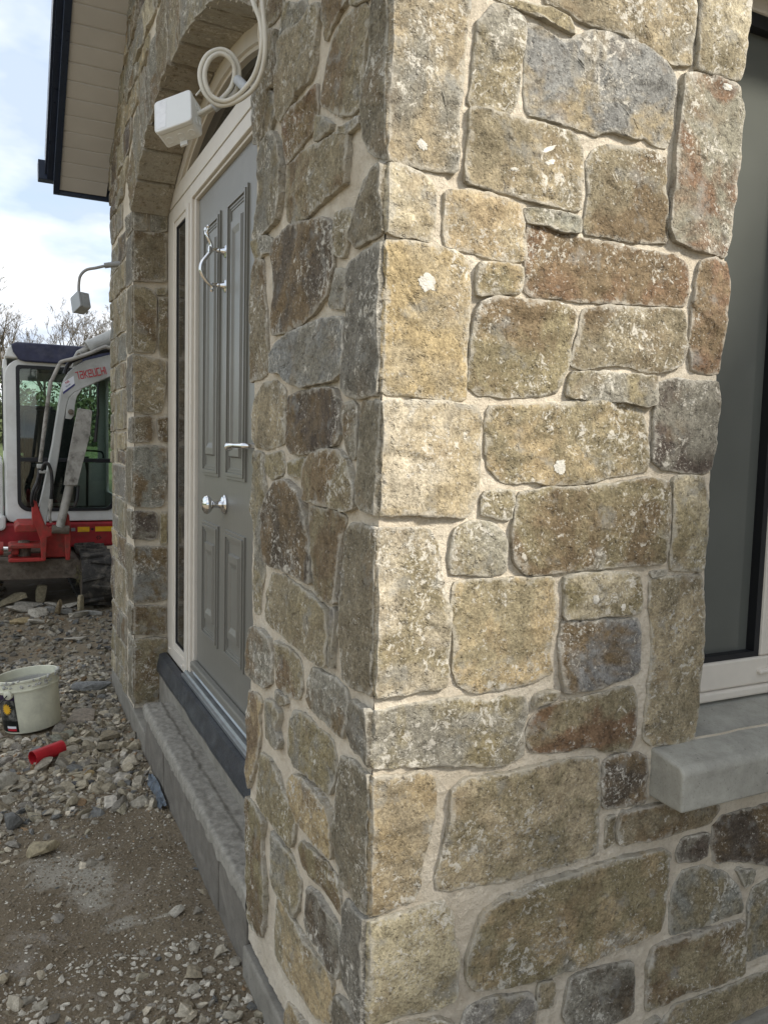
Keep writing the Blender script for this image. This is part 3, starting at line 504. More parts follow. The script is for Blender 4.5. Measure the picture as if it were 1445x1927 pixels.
def patch(poly, h, seed, ds, arris=None, depth=0.035, back=1, rough=1.0, flat=1.0):
    """one rough face; returns vertices as (u, outward, z), faces (counter-clockwise in u,z) and the rim weights"""
    rnd = random.Random(seed); ring0 = resample(poly, ds, seed, rough); N = len(ring0)
    cx = sum(p[0] for p in ring0) / N; cz = sum(p[1] for p in ring0) / N
    planes = [(rnd.uniform(0.0, 0.006), rnd.uniform(-0.09, 0.09), rnd.uniform(-0.09, 0.09)) for _ in range(4)]
    bed = rnd.choice((0.0, 0.0, 0.0022, 0.003)); ba = rnd.uniform(-0.25, 0.25)
    size = max(max(abs(p[0] - cx), abs(p[1] - cz)) for p in ring0)
    def hh(u, z):
        f = min(d + gx * (u - cx) + gz * (z - cz) for d, gx, gz in planes)
        f = max(0.0, min(0.011, f + 0.005))
        nn = 0.0040 * fbm(u * 9, z * 9, seed * 1.7, 2) + 0.0018 * noise.noise((u * 34, z * 34, seed)) + 0.0008 * noise.noise((u * 90, z * 90, seed + 3))
        st = noise.noise((u * 11 + seed, z * 17, 2.0)) + 0.25 * noise.noise((u * 45, z * 45, seed)); nn += 0.0032 * max(0.0, min(1.0, (st - 0.10) * 8))
        nn += bed * noise.noise(((u + ba * z) * 6, (z - ba * u) * 48, seed + 7))
        v_ = h + flat * (f * 0.8 + nn); lo_ = 0.0030 + 0.0012 * noise.noise((u * 40, z * 40, seed))
        return v_ if v_ > lo_ else lo_ + (v_ - lo_) * 0.15
    drop = rnd.uniform(0.0012, 0.004); vs = []; rim = []; rings = []
    for b in range(back, 0, -1):
        rings.append(len(vs))
        for (u, z) in ring0:
            t = b / back; ju = 0.004 * noise.noise((u * 20, z * 20, t * depth * 25 + seed)) if back > 1 else 0
            ix = (u - cx) * (ju * 6); iz = (z - cz) * (ju * 6)
            vs.append((u + ix, h - drop - depth * t, z + iz)); rim.append(1.0)
    for ins, dr, rw in ((0.0, 1.0, 1.0), (0.0018, 0.30, 0.92), (0.006, 0.04, 0.68), (0.018, 0.0, 0.32)):
        rings.append(len(vs))
        for (u, z) in ring0:
            L = math.hypot(u - cx, z - cz) + 1e-9; k = max(0.35, 1 - ins / L); uu = cx + (u - cx) * k; zz = cz + (z - cz) * k
            if arris is not None and abs(u) < 1e-4 and ins == 0.0:
                ax, ad_ = arris(z); vs.append((ax, ad_, z)); rim.append(0.35)
            else:
                vs.append((uu, hh(uu, zz) - (0.0 if arris is not None and abs(u) < 1e-4 else 1.0) * drop * dr * (0.6 + 0.8 * abs(noise.noise((u * 30, z * 30, seed + 9)))), zz)); rim.append(rw)
    nin = 7 if ds < 0.011 else (4 if ds < 0.02 else 2)
    for k in range(nin):
        f = 1 - (k + 1) / (nin + 0.6); rings.append(len(vs))
        for (u, z) in ring0:
            L = math.hypot(u - cx, z - cz) + 1e-9; kk = max(0.35, 1 - 0.018 / L) * f; uu = cx + (u - cx) * kk; zz = cz + (z - cz) * kk
            vs.append((uu, hh(uu, zz), zz)); rim.append(0.10 if k == 0 else 0.0)
    fs = []
    for a, b in zip(rings[:-1], rings[1:]):
        fs += [(a + i, a + (i + 1) % N, b + (i + 1) % N, b + i) for i in range(N)]
    vs.append((cx, hh(cx, cz), cz)); rim.append(0.0); c = len(vs) - 1; b = rings[-1]
    fs += [(b + i, b + (i + 1) % N, c) for i in range(N)]
    return vs, fs, rim
stone_no = [0]
def emit_stone(parts, colours, parent, seed):
    """parts: list of (vertices, faces, rim) already in world space"""
    V = []; F = []; Rm = []; Rt = []
    for k_, (vs, fs, rm) in enumerate(parts):
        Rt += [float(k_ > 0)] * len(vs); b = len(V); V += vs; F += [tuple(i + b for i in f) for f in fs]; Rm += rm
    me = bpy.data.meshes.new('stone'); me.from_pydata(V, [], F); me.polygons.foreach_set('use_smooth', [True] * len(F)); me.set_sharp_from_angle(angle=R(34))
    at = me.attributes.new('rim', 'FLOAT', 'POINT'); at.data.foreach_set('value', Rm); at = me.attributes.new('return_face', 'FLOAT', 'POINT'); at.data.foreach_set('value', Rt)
    o = link('stone', me, M['stone'], parent); r = random.Random(seed * 7 + 1); k = r.uniform(0.86, 1.14)
    c1, c2 = PAL[colours[0]], PAL[colours[1]]
    o.color = (c1[0] * k, c1[1] * k, c1[2] * k * r.uniform(0.92, 1.08), 1); o['second_colour'] = [c2[0] * k, c2[1] * k, c2[2] * k, 1.0]
    c3 = r.choice([(0.19, 0.17, 0.13), (0.17, 0.16, 0.14), (0.20, 0.175, 0.13), (0.16, 0.145, 0.118)]); o['return_shade_colour'] = [*c3, 1.0]
    stone_no[0] += 1; return o
def on_side(p, y0=0.0): vs, fs, rm = p; return [(u, y0 - d, z) for u, d, z in vs], fs, rm
def on_gable(p, y0=0.0): vs, fs, rm = p; return [(-d, y0 + u, z) for u, d, z in vs], [f[::-1] for f in fs], rm
def quoin(pa, pb, colours, parent, seed, y0=0.0, ds=0.008, dsb=0.008):
    r = random.Random(seed); ha, hb = r.uniform(0.001, 0.007), r.uniform(0.001, 0.008)
    def ex(z, s): return 0.0005 + 0.0075 * abs(noise.noise((z * 22, s, seed))) + 0.0040 * abs(noise.noise((z * 70, s + 4, seed)))
    A = patch(pa, ha, seed, ds, lambda z: (-hb + ex(z, 0), ha - ex(z, 9)))
    B = patch(pb, hb, seed + 0.5, dsb, lambda z: (-ha + ex(z, 9), hb - ex(z, 0)))
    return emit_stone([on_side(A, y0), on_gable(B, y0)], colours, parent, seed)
def clip(poly, a, b, c):
    out = []
    for i in range(len(poly)):
        p, q = poly[i], poly[(i + 1) % len(poly)]; dp = a * p[0] + b * p[1] - c; dq = a * q[0] + b * q[1] - c
        if dp <= 0: out.append(p)
        if dp * dq < 0: t = dp / (dp - dq); out.append((p[0] + (q[0] - p[0]) * t, p[1] + (q[1] - p[1]) * t))
    return out
def fill(x0, x1, z0, z1, seed, gap=0.016, hmin=0.10, hmax=0.22):
    """random rubble brought to courses inside a rectangle"""
    r = random.Random(seed); out = []; z = z0
    while z < z1 - 0.03:
        h = r.uniform(hmin, hmax)
        if z + h > z1 - hmin * 0.7: h = z1 - z
        x = x0
        while x < x1 - 0.02:
            wd = r.uniform(0.75, 2.3) * h
            if x + wd > x1 - 0.07: wd = x1 - x
            if r.random() < 0.35 and h > 0.15:
                s = r.uniform(0.4, 0.6); cells = [(x, x + wd, z, z + h * s), (x, x + wd, z + h * s, z + h)]
            else: cells = [(x, x + wd, z, z + h)]
            for (a, b, c, d) in cells:
                g = gap / 2; j = lambda: r.uniform(-0.006, 0.006)
                out.append([(a + g + j(), c + g + j()), ((a + b) / 2, c + g + j() * 1.4), (b - g + j(), c + g + j()), (b - g + j(), (c + d) / 2), (b - g + j(), d - g + j()), ((a + b) / 2, d - g + j() * 1.4), (a + g + j(), d - g + j()), (a + g + j(), (c + d) / 2)])
            x += wd
        z += h
    return out
def mortar_sheet(us, zs, keep, mapf):
    n = len(us); vs = []; 
    for z in zs:
        for u in us: vs.append(mapf(u, z, -0.0012 + 0.0034 * fbm(u * 13, z * 13, 7.7, 2) + 0.0025 * noise.noise((u * 60, z * 60, 3.0))))
    fs = [(j * n + i, j * n + i + 1, (j + 1) * n + i + 1, (j + 1) * n + i) for j in range(len(zs) - 1) for i in range(n - 1) if keep((us[i] + us[i + 1]) / 2, (zs[j] + zs[j + 1]) / 2)]
    return vs, fs
def lin(*segs):
    out = []
    for a, b, d in segs:
        n = max(1, round((b - a) / d)); out += [a + (b - a) * i / n for i in range(n)]
    return out + [segs[-1][1]]
PITCH = 0.65; EAVE_Z = 2.93; LEN_B = 3.51; RIDGE_Y = LEN_B / 2; MAIN_X = 2.4
AY, AZ, AR = 1.736, 1.087, 1.709                                    # arch centre and intrados radius
def under_roof(u, z): return z < EAVE_Z + PITCH * min(u + 0.01, LEN_B + 0.01 - u)
def in_opening(u, z): return 0.745 < u < 2.727 and z < 2.48 or (0.745 < u < 2.727 and math.hypot(u - AY, z - AZ) < AR)
porch = empty('stone_porch', 'rubble stone porch with arched doorway, grey front door and pale mortar joints', 'building', (0, 0, 0))

# side wall (sunlit) ------------------------------------------------
mb = MB(); us = lin((0.002, 0.81, 0.010), (0.81, MAIN_X, 0.03)); zs = lin((0.07, 2.45, 0.010), (2.45, EAVE_Z, 0.04))
vs, fs = mortar_sheet(us, zs, lambda u, z: not (0.79 < u < 1.98 and 0.80 < z < 2.50), lambda u, z, d: (u, -d, z)); mb.add(vs, fs)
mb.box(0.0035, 0.03, 0.0035, 0.03, 0.075, 2.45); mb.box(0.031, 0.78, 0.03, 0.28, 0.07, EAVE_Z); mb.box(1.99, MAIN_X, 0.03, 0.28, 0.07, EAVE_Z); mb.box(0.785, 1.985, 0.03, 0.28, 0.07, 0.70); mb.box(0.785, 1.985, 0.03, 0.28, 2.50, EAVE_Z)
me = bpy.data.meshes.new('side_wall'); me.from_pydata(mb.v, [], mb.f); side_wall = link('side_wall', me, M['mortar'], porch)
# gable wall (shaded, with the doorway) -----------------------------
mb = MB(); us = lin((0.002, 0.745, 0.010), (0.745, 2.727, 0.03), (2.727, LEN_B, 0.02)); zs = lin((0.09, 2.5, 0.012), (2.5, 4.1, 0.03))
vs, fs = mortar_sheet(us, zs, lambda u, z: under_roof(u, z) and not in_opening(u, z) and not (0.745 < u < 2.727 and z < 2.5), lambda u, z, d: (-d, u, z)); mb.add(vs, fs)
mb.box(0.032, 0.26, 0.035, 0.735, 0.09, 2.9); mb.box(0.03, 0.26, 2.737, LEN_B - 0.02, 0.09, 2.92)
fr = lambda a: (AY + AR * 1.006 * math.sin(a), AZ + AR * 1.006 * math.cos(a))
arcs = [fr(R(-35.4 + 70.8 * i / 24)) for i in range(25)]
for i in range(24):
    a, b = arcs[i], arcs[i + 1]; top = lambda y: EAVE_Z + PITCH * min(y, LEN_B - y) - 0.03
    mb.prism([a, b, (b[0], top(b[0])), (a[0], top(a[0]))], 0, 0.03, 0.26)
jw = [(x, z) for z in lin((0.09, 2.5, 0.02)) for x in lin((0.004, 0.165, 0.02))]; nx = len(lin((0.004, 0.165, 0.02)))
mb.add([(x, 2.727 - (-0.009 + 0.005 * fbm(x * 14, z * 14, 2.2, 2)), z) for x, z in jw], [(j * nx + i, j * nx + i + 1, (j + 1) * nx + i + 1, (j + 1) * nx + i) for j in range(len(jw) // nx - 1) for i in range(nx - 1)])
mb.box(0.0, 0.26, LEN_B - 0.015, LEN_B, 0.09, EAVE_Z)
me = bpy.data.meshes.new('gable_wall'); me.from_pydata(mb.v, [], mb.f); gable_wall = link('gable_wall', me, M['mortar'], porch)

A = parse(SA); B = parse(SB); QB = {s[0]: s[2] for s in B if s[0][0] == 'Q'}
seed = 11
for tagn, cl, poly in A:
    seed += 1
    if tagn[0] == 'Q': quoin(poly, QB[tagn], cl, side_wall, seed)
    else: emit_stone([on_side(patch(poly, (0.006 if seed % 4 == 0 else 0.0) + random.Random(seed).uniform(0.000, 0.004), seed, 0.008, depth=0.06 if tagn == 'e' else 0.035))], cl, side_wall, seed)
for tagn, cl, poly in B:
    if tagn[0] == 'Q': continue
    seed += 1; emit_stone([on_gable(patch(poly, (0.006 if seed % 4 == 0 else 0.0) + random.Random(seed).uniform(0.001, 0.006), seed, 0.008, depth=0.06 if tagn == 'e' else 0.035))], cl, gable_wall, seed)
MIXC = ['LK', 'LG', 'GL', 'LT', 'KL', 'BG', 'LL', 'LO', 'GK', 'TL', 'DK', 'LP']
rr = random.Random(5)
def far_stones(polys, parent, place, ds, test=None):
    global seed
    for p in polys:
        if test is not None:
            p = test(p)
            if p is None or len(p) < 3 or abs(area(p)) < 0.002: continue
        seed += 1; emit_stone([place(patch(p, rr.uniform(0.001, 0.012), seed, ds))], rr.choice(MIXC), parent, seed)
far_stones(fill(0.0, MAIN_X, 2.47, EAVE_Z, 3), side_wall, on_side, 0.016)
far_stones(fill(1.30, MAIN_X, 0.09, 0.68, 4), side_wall, on_side, 0.016)
far_stones(fill(2.0, MAIN_X, 0.70, 2.46, 8), side_wall, on_side, 0.016)
far_stones(fill(0.0, 0.34, 0.085, 0.198, 21, hmin=0.10, hmax=0.12), side_wall, on_side, 0.012)
# far jamb: stones that turn the corner into the doorway
for tagn, cl, poly in parse(SR):
    seed += 1
    if tagn == 'Q':
        z0 = min(p[1] for p in poly if p[0] < 1e-4); z1 = max(p[1] for p in poly if p[0] < 1e-4); L = rr.uniform(0.13, 0.205); m = (z0 + z1) / 2
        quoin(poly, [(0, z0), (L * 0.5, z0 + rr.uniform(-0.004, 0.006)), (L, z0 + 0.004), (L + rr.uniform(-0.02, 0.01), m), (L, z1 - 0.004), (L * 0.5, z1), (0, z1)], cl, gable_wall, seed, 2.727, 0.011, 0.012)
    else: emit_stone([on_side(patch(poly, 0.003, seed, 0.011), 2.727)], cl, gable_wall, seed)
far_stones(fill(2.727 + 0.222, LEN_B, 0.10, 2.46, 31, hmin=0.11, hmax=0.26), gable_wall, on_gable, 0.014)
# arch stones
nv = 11; cuts = [-35.4 + 70.8 * (i + (rr.uniform(-0.18, 0.18) if 0 < i < nv else 0)) / nv for i in range(nv + 1)]
for i in range(nv):
    a0, a1 = R(cuts[i] + 0.25), R(cuts[i + 1] - 0.25); h = rr.uniform(0.20, 0.30); seed += 1
    poly = [(AY + (AR - 0.004) * math.sin(a0 + (a1 - a0) * k / 4), AZ + (AR - 0.004) * math.cos(a0 + (a1 - a0) * k / 4)) for k in range(5)] + [(AY + (AR + h * q) * math.sin(a), AZ + (AR + h * q) * math.cos(a)) for a, q in ((a1, 0.95), ((a0 + a1) / 2, 1.0), (a0, 0.92))]
    emit_stone([on_gable(patch(poly, rr.uniform(0.0, 0.014), seed, 0.014, depth=0.165, back=7))], rr.choice(['LK', 'GK', 'LG', 'KL', 'GL']), gable_wall, seed)
def gtest(p):
    cx = sum(q[0] for q in p) / len(p); cz = sum(q[1] for q in p) / len(p)
    if cx < 0.80 and cz < 2.52: return None
    if math.hypot(cx - AY, cz - AZ) < AR + 0.27 and abs(cx - AY) < 1.2: return None
    if abs(cx - AY) < 0.99 and cz < 2.8: return None
    out = []
    for q in p:
        d = math.hypot(q[0] - AY, q[1] - AZ)
        if d < AR + 0.30 and abs(q[0] - AY) < 1.25: k = (AR + 0.30) / d; q = (AY + (q[0] - AY) * k, AZ + (q[1] - AZ) * k)
        out.append(q)
    out = clip(out, -PITCH, 1.0, EAVE_Z - 0.005); return clip(out, PITCH, 1.0, EAVE_Z - 0.005 + PITCH * LEN_B)
far_stones(fill(0.0, LEN_B, 2.48, 4.06, 47, hmin=0.10, hmax=0.20), gable_wall, on_gable, 0.014, gtest)

# ------------------------------------------------------------------ plinth, door step, window, door, roof
plinth = MB().prism([(-0.014, -0.020), (MAIN_X, -0.020), (MAIN_X, 0.3), (0.3, 0.3), (0.3, 0.75), (-0.014, 0.75)], 2, -0.3, 0.074).build('plinth', M['render'], porch, bevel=0.006)
MB().box(-0.008, 0.3, 2.36, LEN_B, -0.3, 0.095).build('far_plinth', M['render'], plinth, bevel=0.006)
y = 0.752
for L in (0.30, 0.44, 0.44, 0.44):
    x0 = -0.006 + rr.uniform(-0.002, 0.002)
    MB().box(x0, 0.118, y, min(y + L - 0.006, 2.385), -0.2, 0.196).build('concrete_block', M['block'], plinth, bevel=0.008); y += L
mb = MB(); us = lin((0.742, 2.40, 0.010)); xs = [-0.0095, -0.0105, -0.009, -0.004] + lin((0.003, 0.122, 0.0075)); n = len(xs); vs = []
for u in us:
    lo = 0.176 + 0.012 * fbm(u * 14, 2, 1.0, 3)
    for k, x in enumerate(xs):
        t = (x + 0.0105) / 0.132; e = 0.004 * fbm(x * 40, u * 40, 1.0, 3) + 0.0025 * noise.noise((x * 130, u * 130, 2.0))
        z = 0.224 + e + 0.004 * fbm(x * 9, u * 9, 5.0, 2) - (0.007 if t > 0.62 + 0.06 * noise.noise((u * 12, 3, 3)) else 0)
        if k == 0: z = lo
        elif k == 1: z = min(z - 0.018, lo + 0.02)
        elif k == 2: z -= 0.010
        elif k == 3: z -= 0.003
        vs.append((x - (0.004 * noise.noise((u * 30, k * 0.4, 0)) if k < 3 else 0), u, z))
mb.add(vs, [(j * n + i, j * n + i + 1, (j + 1) * n + i + 1, (j + 1) * n + i) for j in range(len(us) - 1) for i in range(n - 1)])
me = bpy.data.meshes.new('mortar_bed'); me.from_pydata(mb.v, [], mb.f); me.polygons.foreach_set('use_smooth', [True] * len(mb.f)); me.flip_normals(); link('mortar_bed', me, M['blocktop'], plinth)
MB().box(0.119, 0.26, 0.745, 2.727, -0.1, 0.33).build('riser', M['render'], plinth)
dp = MB(); ys = lin((0.745, 2.727, 0.04)); vs = []
for u in ys:
    s = 0.004 * noise.noise((u * 6, 1, 1)); lo = 0.280 + 0.008 * noise.noise((u * 3, 4, 1))
    vs += [(0.150, u, 0.372), (0.120 + s, u, 0.366), (0.106 + s, u, 0.30), (0.108 + s * 1.5, u, lo), (0.112 + s, u, lo - 0.001)]
dp.add(vs, [(j * 5 + i, j * 5 + i + 1, (j + 1) * 5 + i + 1, (j + 1) * 5 + i) for j in range(len(ys) - 1) for i in range(4)])
dp.build('damp_proof_membrane', M['dpc'], porch)
for (ya, yb, wd_) in ((1.80, 2.12, 0.5),):
    bl = MB(); ys = lin((ya, yb, 0.008)); vs = []
    for u in ys:
        e_ = min(1.0, (u - ya) / 0.12, (yb - u) / 0.12); s = 0.014 * noise.noise((u * 9, 2, 1)) + 0.008 * noise.noise((u * 55, 2, 1)); k = wd_ * (0.25 + 0.75 * e_) * (1 + 0.5 * noise.noise((u * 16, 7, 1)))
        vs += [(-0.0125 - 0.004, u, 0.045 * k + 0.004), (-0.022 + s * 0.3, u, 0.030 * k + 0.4 * s + 0.003), (-0.030 - 0.012 * k + s * 0.6, u, 0.012 + 0.3 * s), (-0.032 - 0.026 * k + s, u, -0.004)]
    bl.add(vs, [(j * 4 + i, j * 4 + i + 1, (j + 1) * 4 + i + 1, (j + 1) * 4 + i) for j in range(len(ys) - 1) for i in range(3)])
    bl.build('base_membrane', M['bluedpc'], porch)

# window sill and window in the sunlit wall
mb = MB(); prof = [(-0.090, 0.686), (-0.090, 0.770), (-0.080, 0.781), (0.14, 0.818), (0.14, 0.69), (-0.03, 0.686)]
mb.prism(prof, 0, 0.664, 2.10); mb.build('window_sill', M['sill'], porch, bevel=0.006, seg=3)
win = MB()
x0, x1, z0, z1 = 0.80, 1.98, 0.822, 2.51
def member(b, xa, xb, za, zb, ya=0.12, yb=0.185): b.box(xa, xb, ya, yb, za, zb)
member(win, x0, x1, z0, 0.846, 0.112); member(win, x0, x1, 0.8465, 0.918); member(win, x0, x1, 2.435, z1); member(win, x0, 0.87, 0.9185, 2.4345); member(win, 1.138, 1.235, 0.9185, 2.4345); member(win, 1.90, x1, 0.9185, 2.4345)
window = win.build('window', M['cream'], porch, bevel=0.006)
for a, b in ((0.87, 1.138), (1.235, 1.90)):
    MB().ring(rrect(a, b, 0.918, 2.435, 0.001, 1), rrect(a + 0.016, b - 0.018, 0.932, 2.405, 0.001, 1), 1, 0.1255, 0.17).build('gasket', M['black'], window)
    MB().box(a + 0.010, b - 0.010, 0.150, 0.156, 0.925, 2.428).build('pane', M['winpane'], window)
for xx in (1.128, 1.55): MB().box(xx, xx + 0.042, 0.108, 0.124, 0.876, 0.886).build('drain_cap', M['cream2'], window, bevel=0.004)
MB().box(0.80, 1.98, 0.25, 0.27, 0.7, 2.6).build('room_back', M['seat'], window)

# door frame
FX = 0.161
fm = MB()
def fb(ya, yb, za, zb, xa=FX, xb=FX + 0.07): fm.box(xa, xb, ya, yb, za, zb)
def fb2(ya, yb, za, zb, xa, xb): fm.box(xa, xb, ya, yb, za, zb)
FB = 0.365
for s in (0, 1):
    m = (lambda v: 2 * AY - v) if s else (lambda v: v)
    def sb(a, b, za, zb, xa=FX, xb=FX + 0.07):
        a, b = sorted((m(a), m(b))); fm.box(xa, xb, a, b, za, zb)
    sb(2.60, 2.730, FB, 2.495); sb(2.225, 2.345, FB, 2.495); sb(2.345, 2.60, FB, 0.425); sb(2.345, 2.60, 2.425, 2.495)
    sb(2.200, 2.2245, 0.39, 2.44, FX + 0.012); sb(2.258, 2.286, FB, 2.43, FX - 0.006, FX + 0.001)
fm.box(FX, FX + 0.07, 1.2475, 2.2247, 2.4405, 2.495); fm.box(FX + 0.012, FX + 0.07, 1.2725, 2.1995, 2.428, 2.4402)
fm.box(FX - 0.001, FX + 0.07, 0.742, 2.730, 2.5005, 2.572)
door_frame = fm.build('door_frame', M['cream'], porch, bevel=0.004)
for s in (0, 1):
    ya, yb = (2.345, 2.60) if not s else (2 * AY - 2.60, 2 * AY - 2.345)
    sd_ = MB().ring(rrect(ya, yb, 0.425, 2.425, 0.001, 1), rrect(ya + 0.026, yb - 0.026, 0.451, 2.399, 0.001, 1), 0, FX + 0.006, FX + 0.06).build('sidelight_bead', M['cream2'], door_frame, bevel=0.004)
    MB().ring(rrect(ya + 0.026, yb - 0.026, 0.451, 2.399, 0.001, 1), rrect(ya + 0.031, yb - 0.031, 0.456, 2.394, 0.001, 1), 0, FX + 0.009, FX + 0.05).build('gasket', M['black'], door_frame)
    MB().box(FX + 0.014, FX + 0.020, ya + 0.03, yb - 0.03, 0.454, 2.396).build('sidelight_pane', M['sidepane'], door_frame)
for (yy, zz) in ((2.655, 0.405), (2.36, 0.395), (1.07, 0.395)): MB().box(FX - 0.008, FX + 0.002, yy - 0.012, yy + 0.012, zz - 0.005, zz + 0.005).build('drain_cap', M['cream2'], door_frame, bevel=0.003)
fa = lambda r, a: (AY + r * math.sin(R(a)), AZ + r * math.cos(R(a)))
def arc_loop(r, zlow):
    h = math.degrees(math.acos(max(-1, min(1, (zlow - AZ) / r)))); return [fa(r, -h + 2 * h * i / 32) for i in range(33)]
arch = MB(); o_, i_ = arc_loop(AR + 0.01, 2.5725), arc_loop(AR - 0.062, 2.5725); i2 = arc_loop(AR - 0.076, 2.5725)
for P_, Q_, xa in ((o_, i_, FX), (i_, i2, FX + 0.012)):
    for k in range(32): arch.prism([P_[k], P_[k + 1], Q_[k + 1], Q_[k]], 0, xa, FX + 0.07)
fan = arch.build('fanlight_frame', M['cream'], door_frame)
pl = MB(); pl.prism(arc_loop(AR - 0.05, 2.5725), 0, FX + 0.035, FX + 0.042); pl.build('fanlight_pane', M['fanpane'], door_frame)
MB().box(0.30, 0.31, 0.6, 2.85, 0.2, 2.95).build('hall_back', M['seat'], door_frame)

# front door
DX = 0.188
door = MB().box(DX, DX + 0.05, 1.2745, 2.1975, 0.425, 2.4275).build('front_door', M['door'], porch, bevel=0.002)
def moulding(ya, yb, za, zb):
    b = MB()
    def rg(i0, i1, xa): b.ring(rrect(ya + i0, yb - i0, za + i0, zb - i0, 0.001, 1), rrect(ya + i1, yb - i1, za + i1, zb - i1, 0.001, 1), 0, xa, DX + 0.002)
    rg(0.0, 0.012, DX - 0.007); rg(0.0121, 0.024, DX - 0.012); rg(0.0241, 0.034, DX - 0.006); rg(0.0341, 0.042, DX - 0.003)
    o = b.build('moulding', M['door'], door, bevel=0.0025)
    p = MB(); k = 0.062; a, c, d, e = ya + k, yb - k, za + k * 1.3, zb - k * 1.3; q = 0.020
    p.add([(DX - 0.001, a, d), (DX - 0.001, c, d), (DX - 0.001, c, e), (DX - 0.001, a, e), (DX - 0.011, a + 0.006, d + 0.006), (DX - 0.011, c - 0.006, d + 0.006), (DX - 0.011, c - 0.006, e - 0.006), (DX - 0.011, a + 0.006, e - 0.006),
           (DX - 0.011, a + q, d + q * 1.6), (DX - 0.011, c - q, d + q * 1.6), (DX - 0.011, c - q, e - q * 1.6), (DX - 0.011, a + q, e - q * 1.6), (DX - 0.004, a + q + 0.008, d + q * 1.6 + 0.02), (DX - 0.004, c - q - 0.008, d + q * 1.6 + 0.02), (DX - 0.004, c - q - 0.008, e - q * 1.6 - 0.02), (DX - 0.004, a + q + 0.008, e - q * 1.6 - 0.02)],
          [(i, (i + 1) % 4, 4 + (i + 1) % 4, 4 + i) for i in range(4)] + [(4 + i, 4 + (i + 1) % 4, 8 + (i + 1) % 4, 8 + i) for i in range(4)] + [(8 + i, 8 + (i + 1) % 4, 12 + (i + 1) % 4, 12 + i) for i in range(4)] + [(12, 13, 14, 15)])
    p.build('raised_panel', M['door'], door)
for (ya, yb) in ((1.825, 2.088), (1.455, 1.718)): moulding(ya, yb, 1.285, 2.295); moulding(ya, yb, 0.603, 1.092)
MB().prism([(1.275, 0.428), (2.197, 0.428), (2.197, 0.462), (1.275, 0.462)], 0, DX - 0.030, DX - 0.001).build('weather_bar', M['door'], door, bevel=0.006)
th = MB().prism([(0.136, 0.374), (0.196, 0.374), (0.196, 0.412), (0.176, 0.412), (0.170, 0.404), (0.152, 0.400), (0.148, 0.392), (0.136, 0.388)], 1, 1.245, 2.27).build('threshold', M['alu'], porch, bevel=0.001)
kb = MB().lathe([(0.0, 0.0), (0.036, 0.0), (0.037, 0.004), (0.031, 0.008), (0.030, 0.011), (0.018, 0.016), (0.013, 0.026), (0.012, 0.040), (0.016, 0.048), (0.027, 0.054), (0.034, 0.062), (0.036, 0.070), (0.032, 0.077), (0.030, 0.0775), (0.022, 0.083), (0.0, 0.085)], (DX - 0.0005, 1.742, 1.185), (-1, 0, 0)).build('door_knob', M['chrome'], door, smooth=True)
kn = MB()
for zz in (2.128, 2.002): kn.lathe([(0.0, 0.0), (0.024, 0.0), (0.024, 0.004), (0.015, 0.008), (0.011, 0.016), (0.008, 0.024), (0.010, 0.030), (0.0075, 0.036), (0.007, 0.055)] + ([(0.013, 0.058), (0.013, 0.066), (0.0, 0.068)] if zz > 2.1 else [(0.0, 0.056)]), (DX - 0.0005, 1.752, zz), (-1, 0, 0), 20)
kn.tube(smoothpath([(0.118, 1.765, 2.200), (0.112, 1.757, 2.188), (0.118, 1.752, 2.172), (0.130, 1.752, 2.150), (0.132, 1.752, 2.128), (0.118, 1.752, 2.105), (0.100, 1.752, 2.080), (0.094, 1.752, 2.055), (0.102, 1.752, 2.030), (0.120, 1.752, 2.008), (0.134, 1.752, 1.996), (0.138, 1.750, 1.984), (0.130, 1.745, 1.978)]), [0.0045] * 6 + [0.0050 + 0.0028 * math.sin(math.pi * i / 66) for i in range(67)], 10)
kn.tube(smoothpath([(0.120, 1.744, 2.205), (0.116, 1.748, 2.190), (0.122, 1.752, 2.172)]), 0.0042, 8)
kn.lathe([(0, -0.008), (0.006, -0.006), (0.008, 0), (0.006, 0.006), (0, 0.008)], (0.116, 1.768, 2.202), (0, 0, 1), 12); kn.lathe([(0, -0.007), (0.005, -0.005), (0.007, 0), (0.005, 0.005), (0, 0.007)], (0.119, 1.742, 2.207), (0, 0, 1), 12)
kn.build('door_knocker', M['chrome'], door, smooth=True)
lv = MB(); lv.box(DX - 0.008, DX + 0.001, 1.300, 1.335, 1.30, 1.52); lv.tube([(DX, 1.318, 1.412), (0.150, 1.318, 1.412), (0.140, 1.325, 1.412), (0.138, 1.345, 1.412), (0.138, 1.42, 1.412), (0.138, 1.470, 1.411), (0.137, 1.495, 1.408)], [0.010, 0.010, 0.011, 0.010, 0.0095, 0.011, 0.014], 14)
lv.lathe([(0, -0.014), (0.010, -0.011), (0.0155, -0.002), (0.014, 0.008), (0.008, 0.014), (0, 0.016)], (0.137, 1.502, 1.407), (0, 1, -0.1), 16)
lv.build('lever_handle', M['chrome'], door, smooth=True)

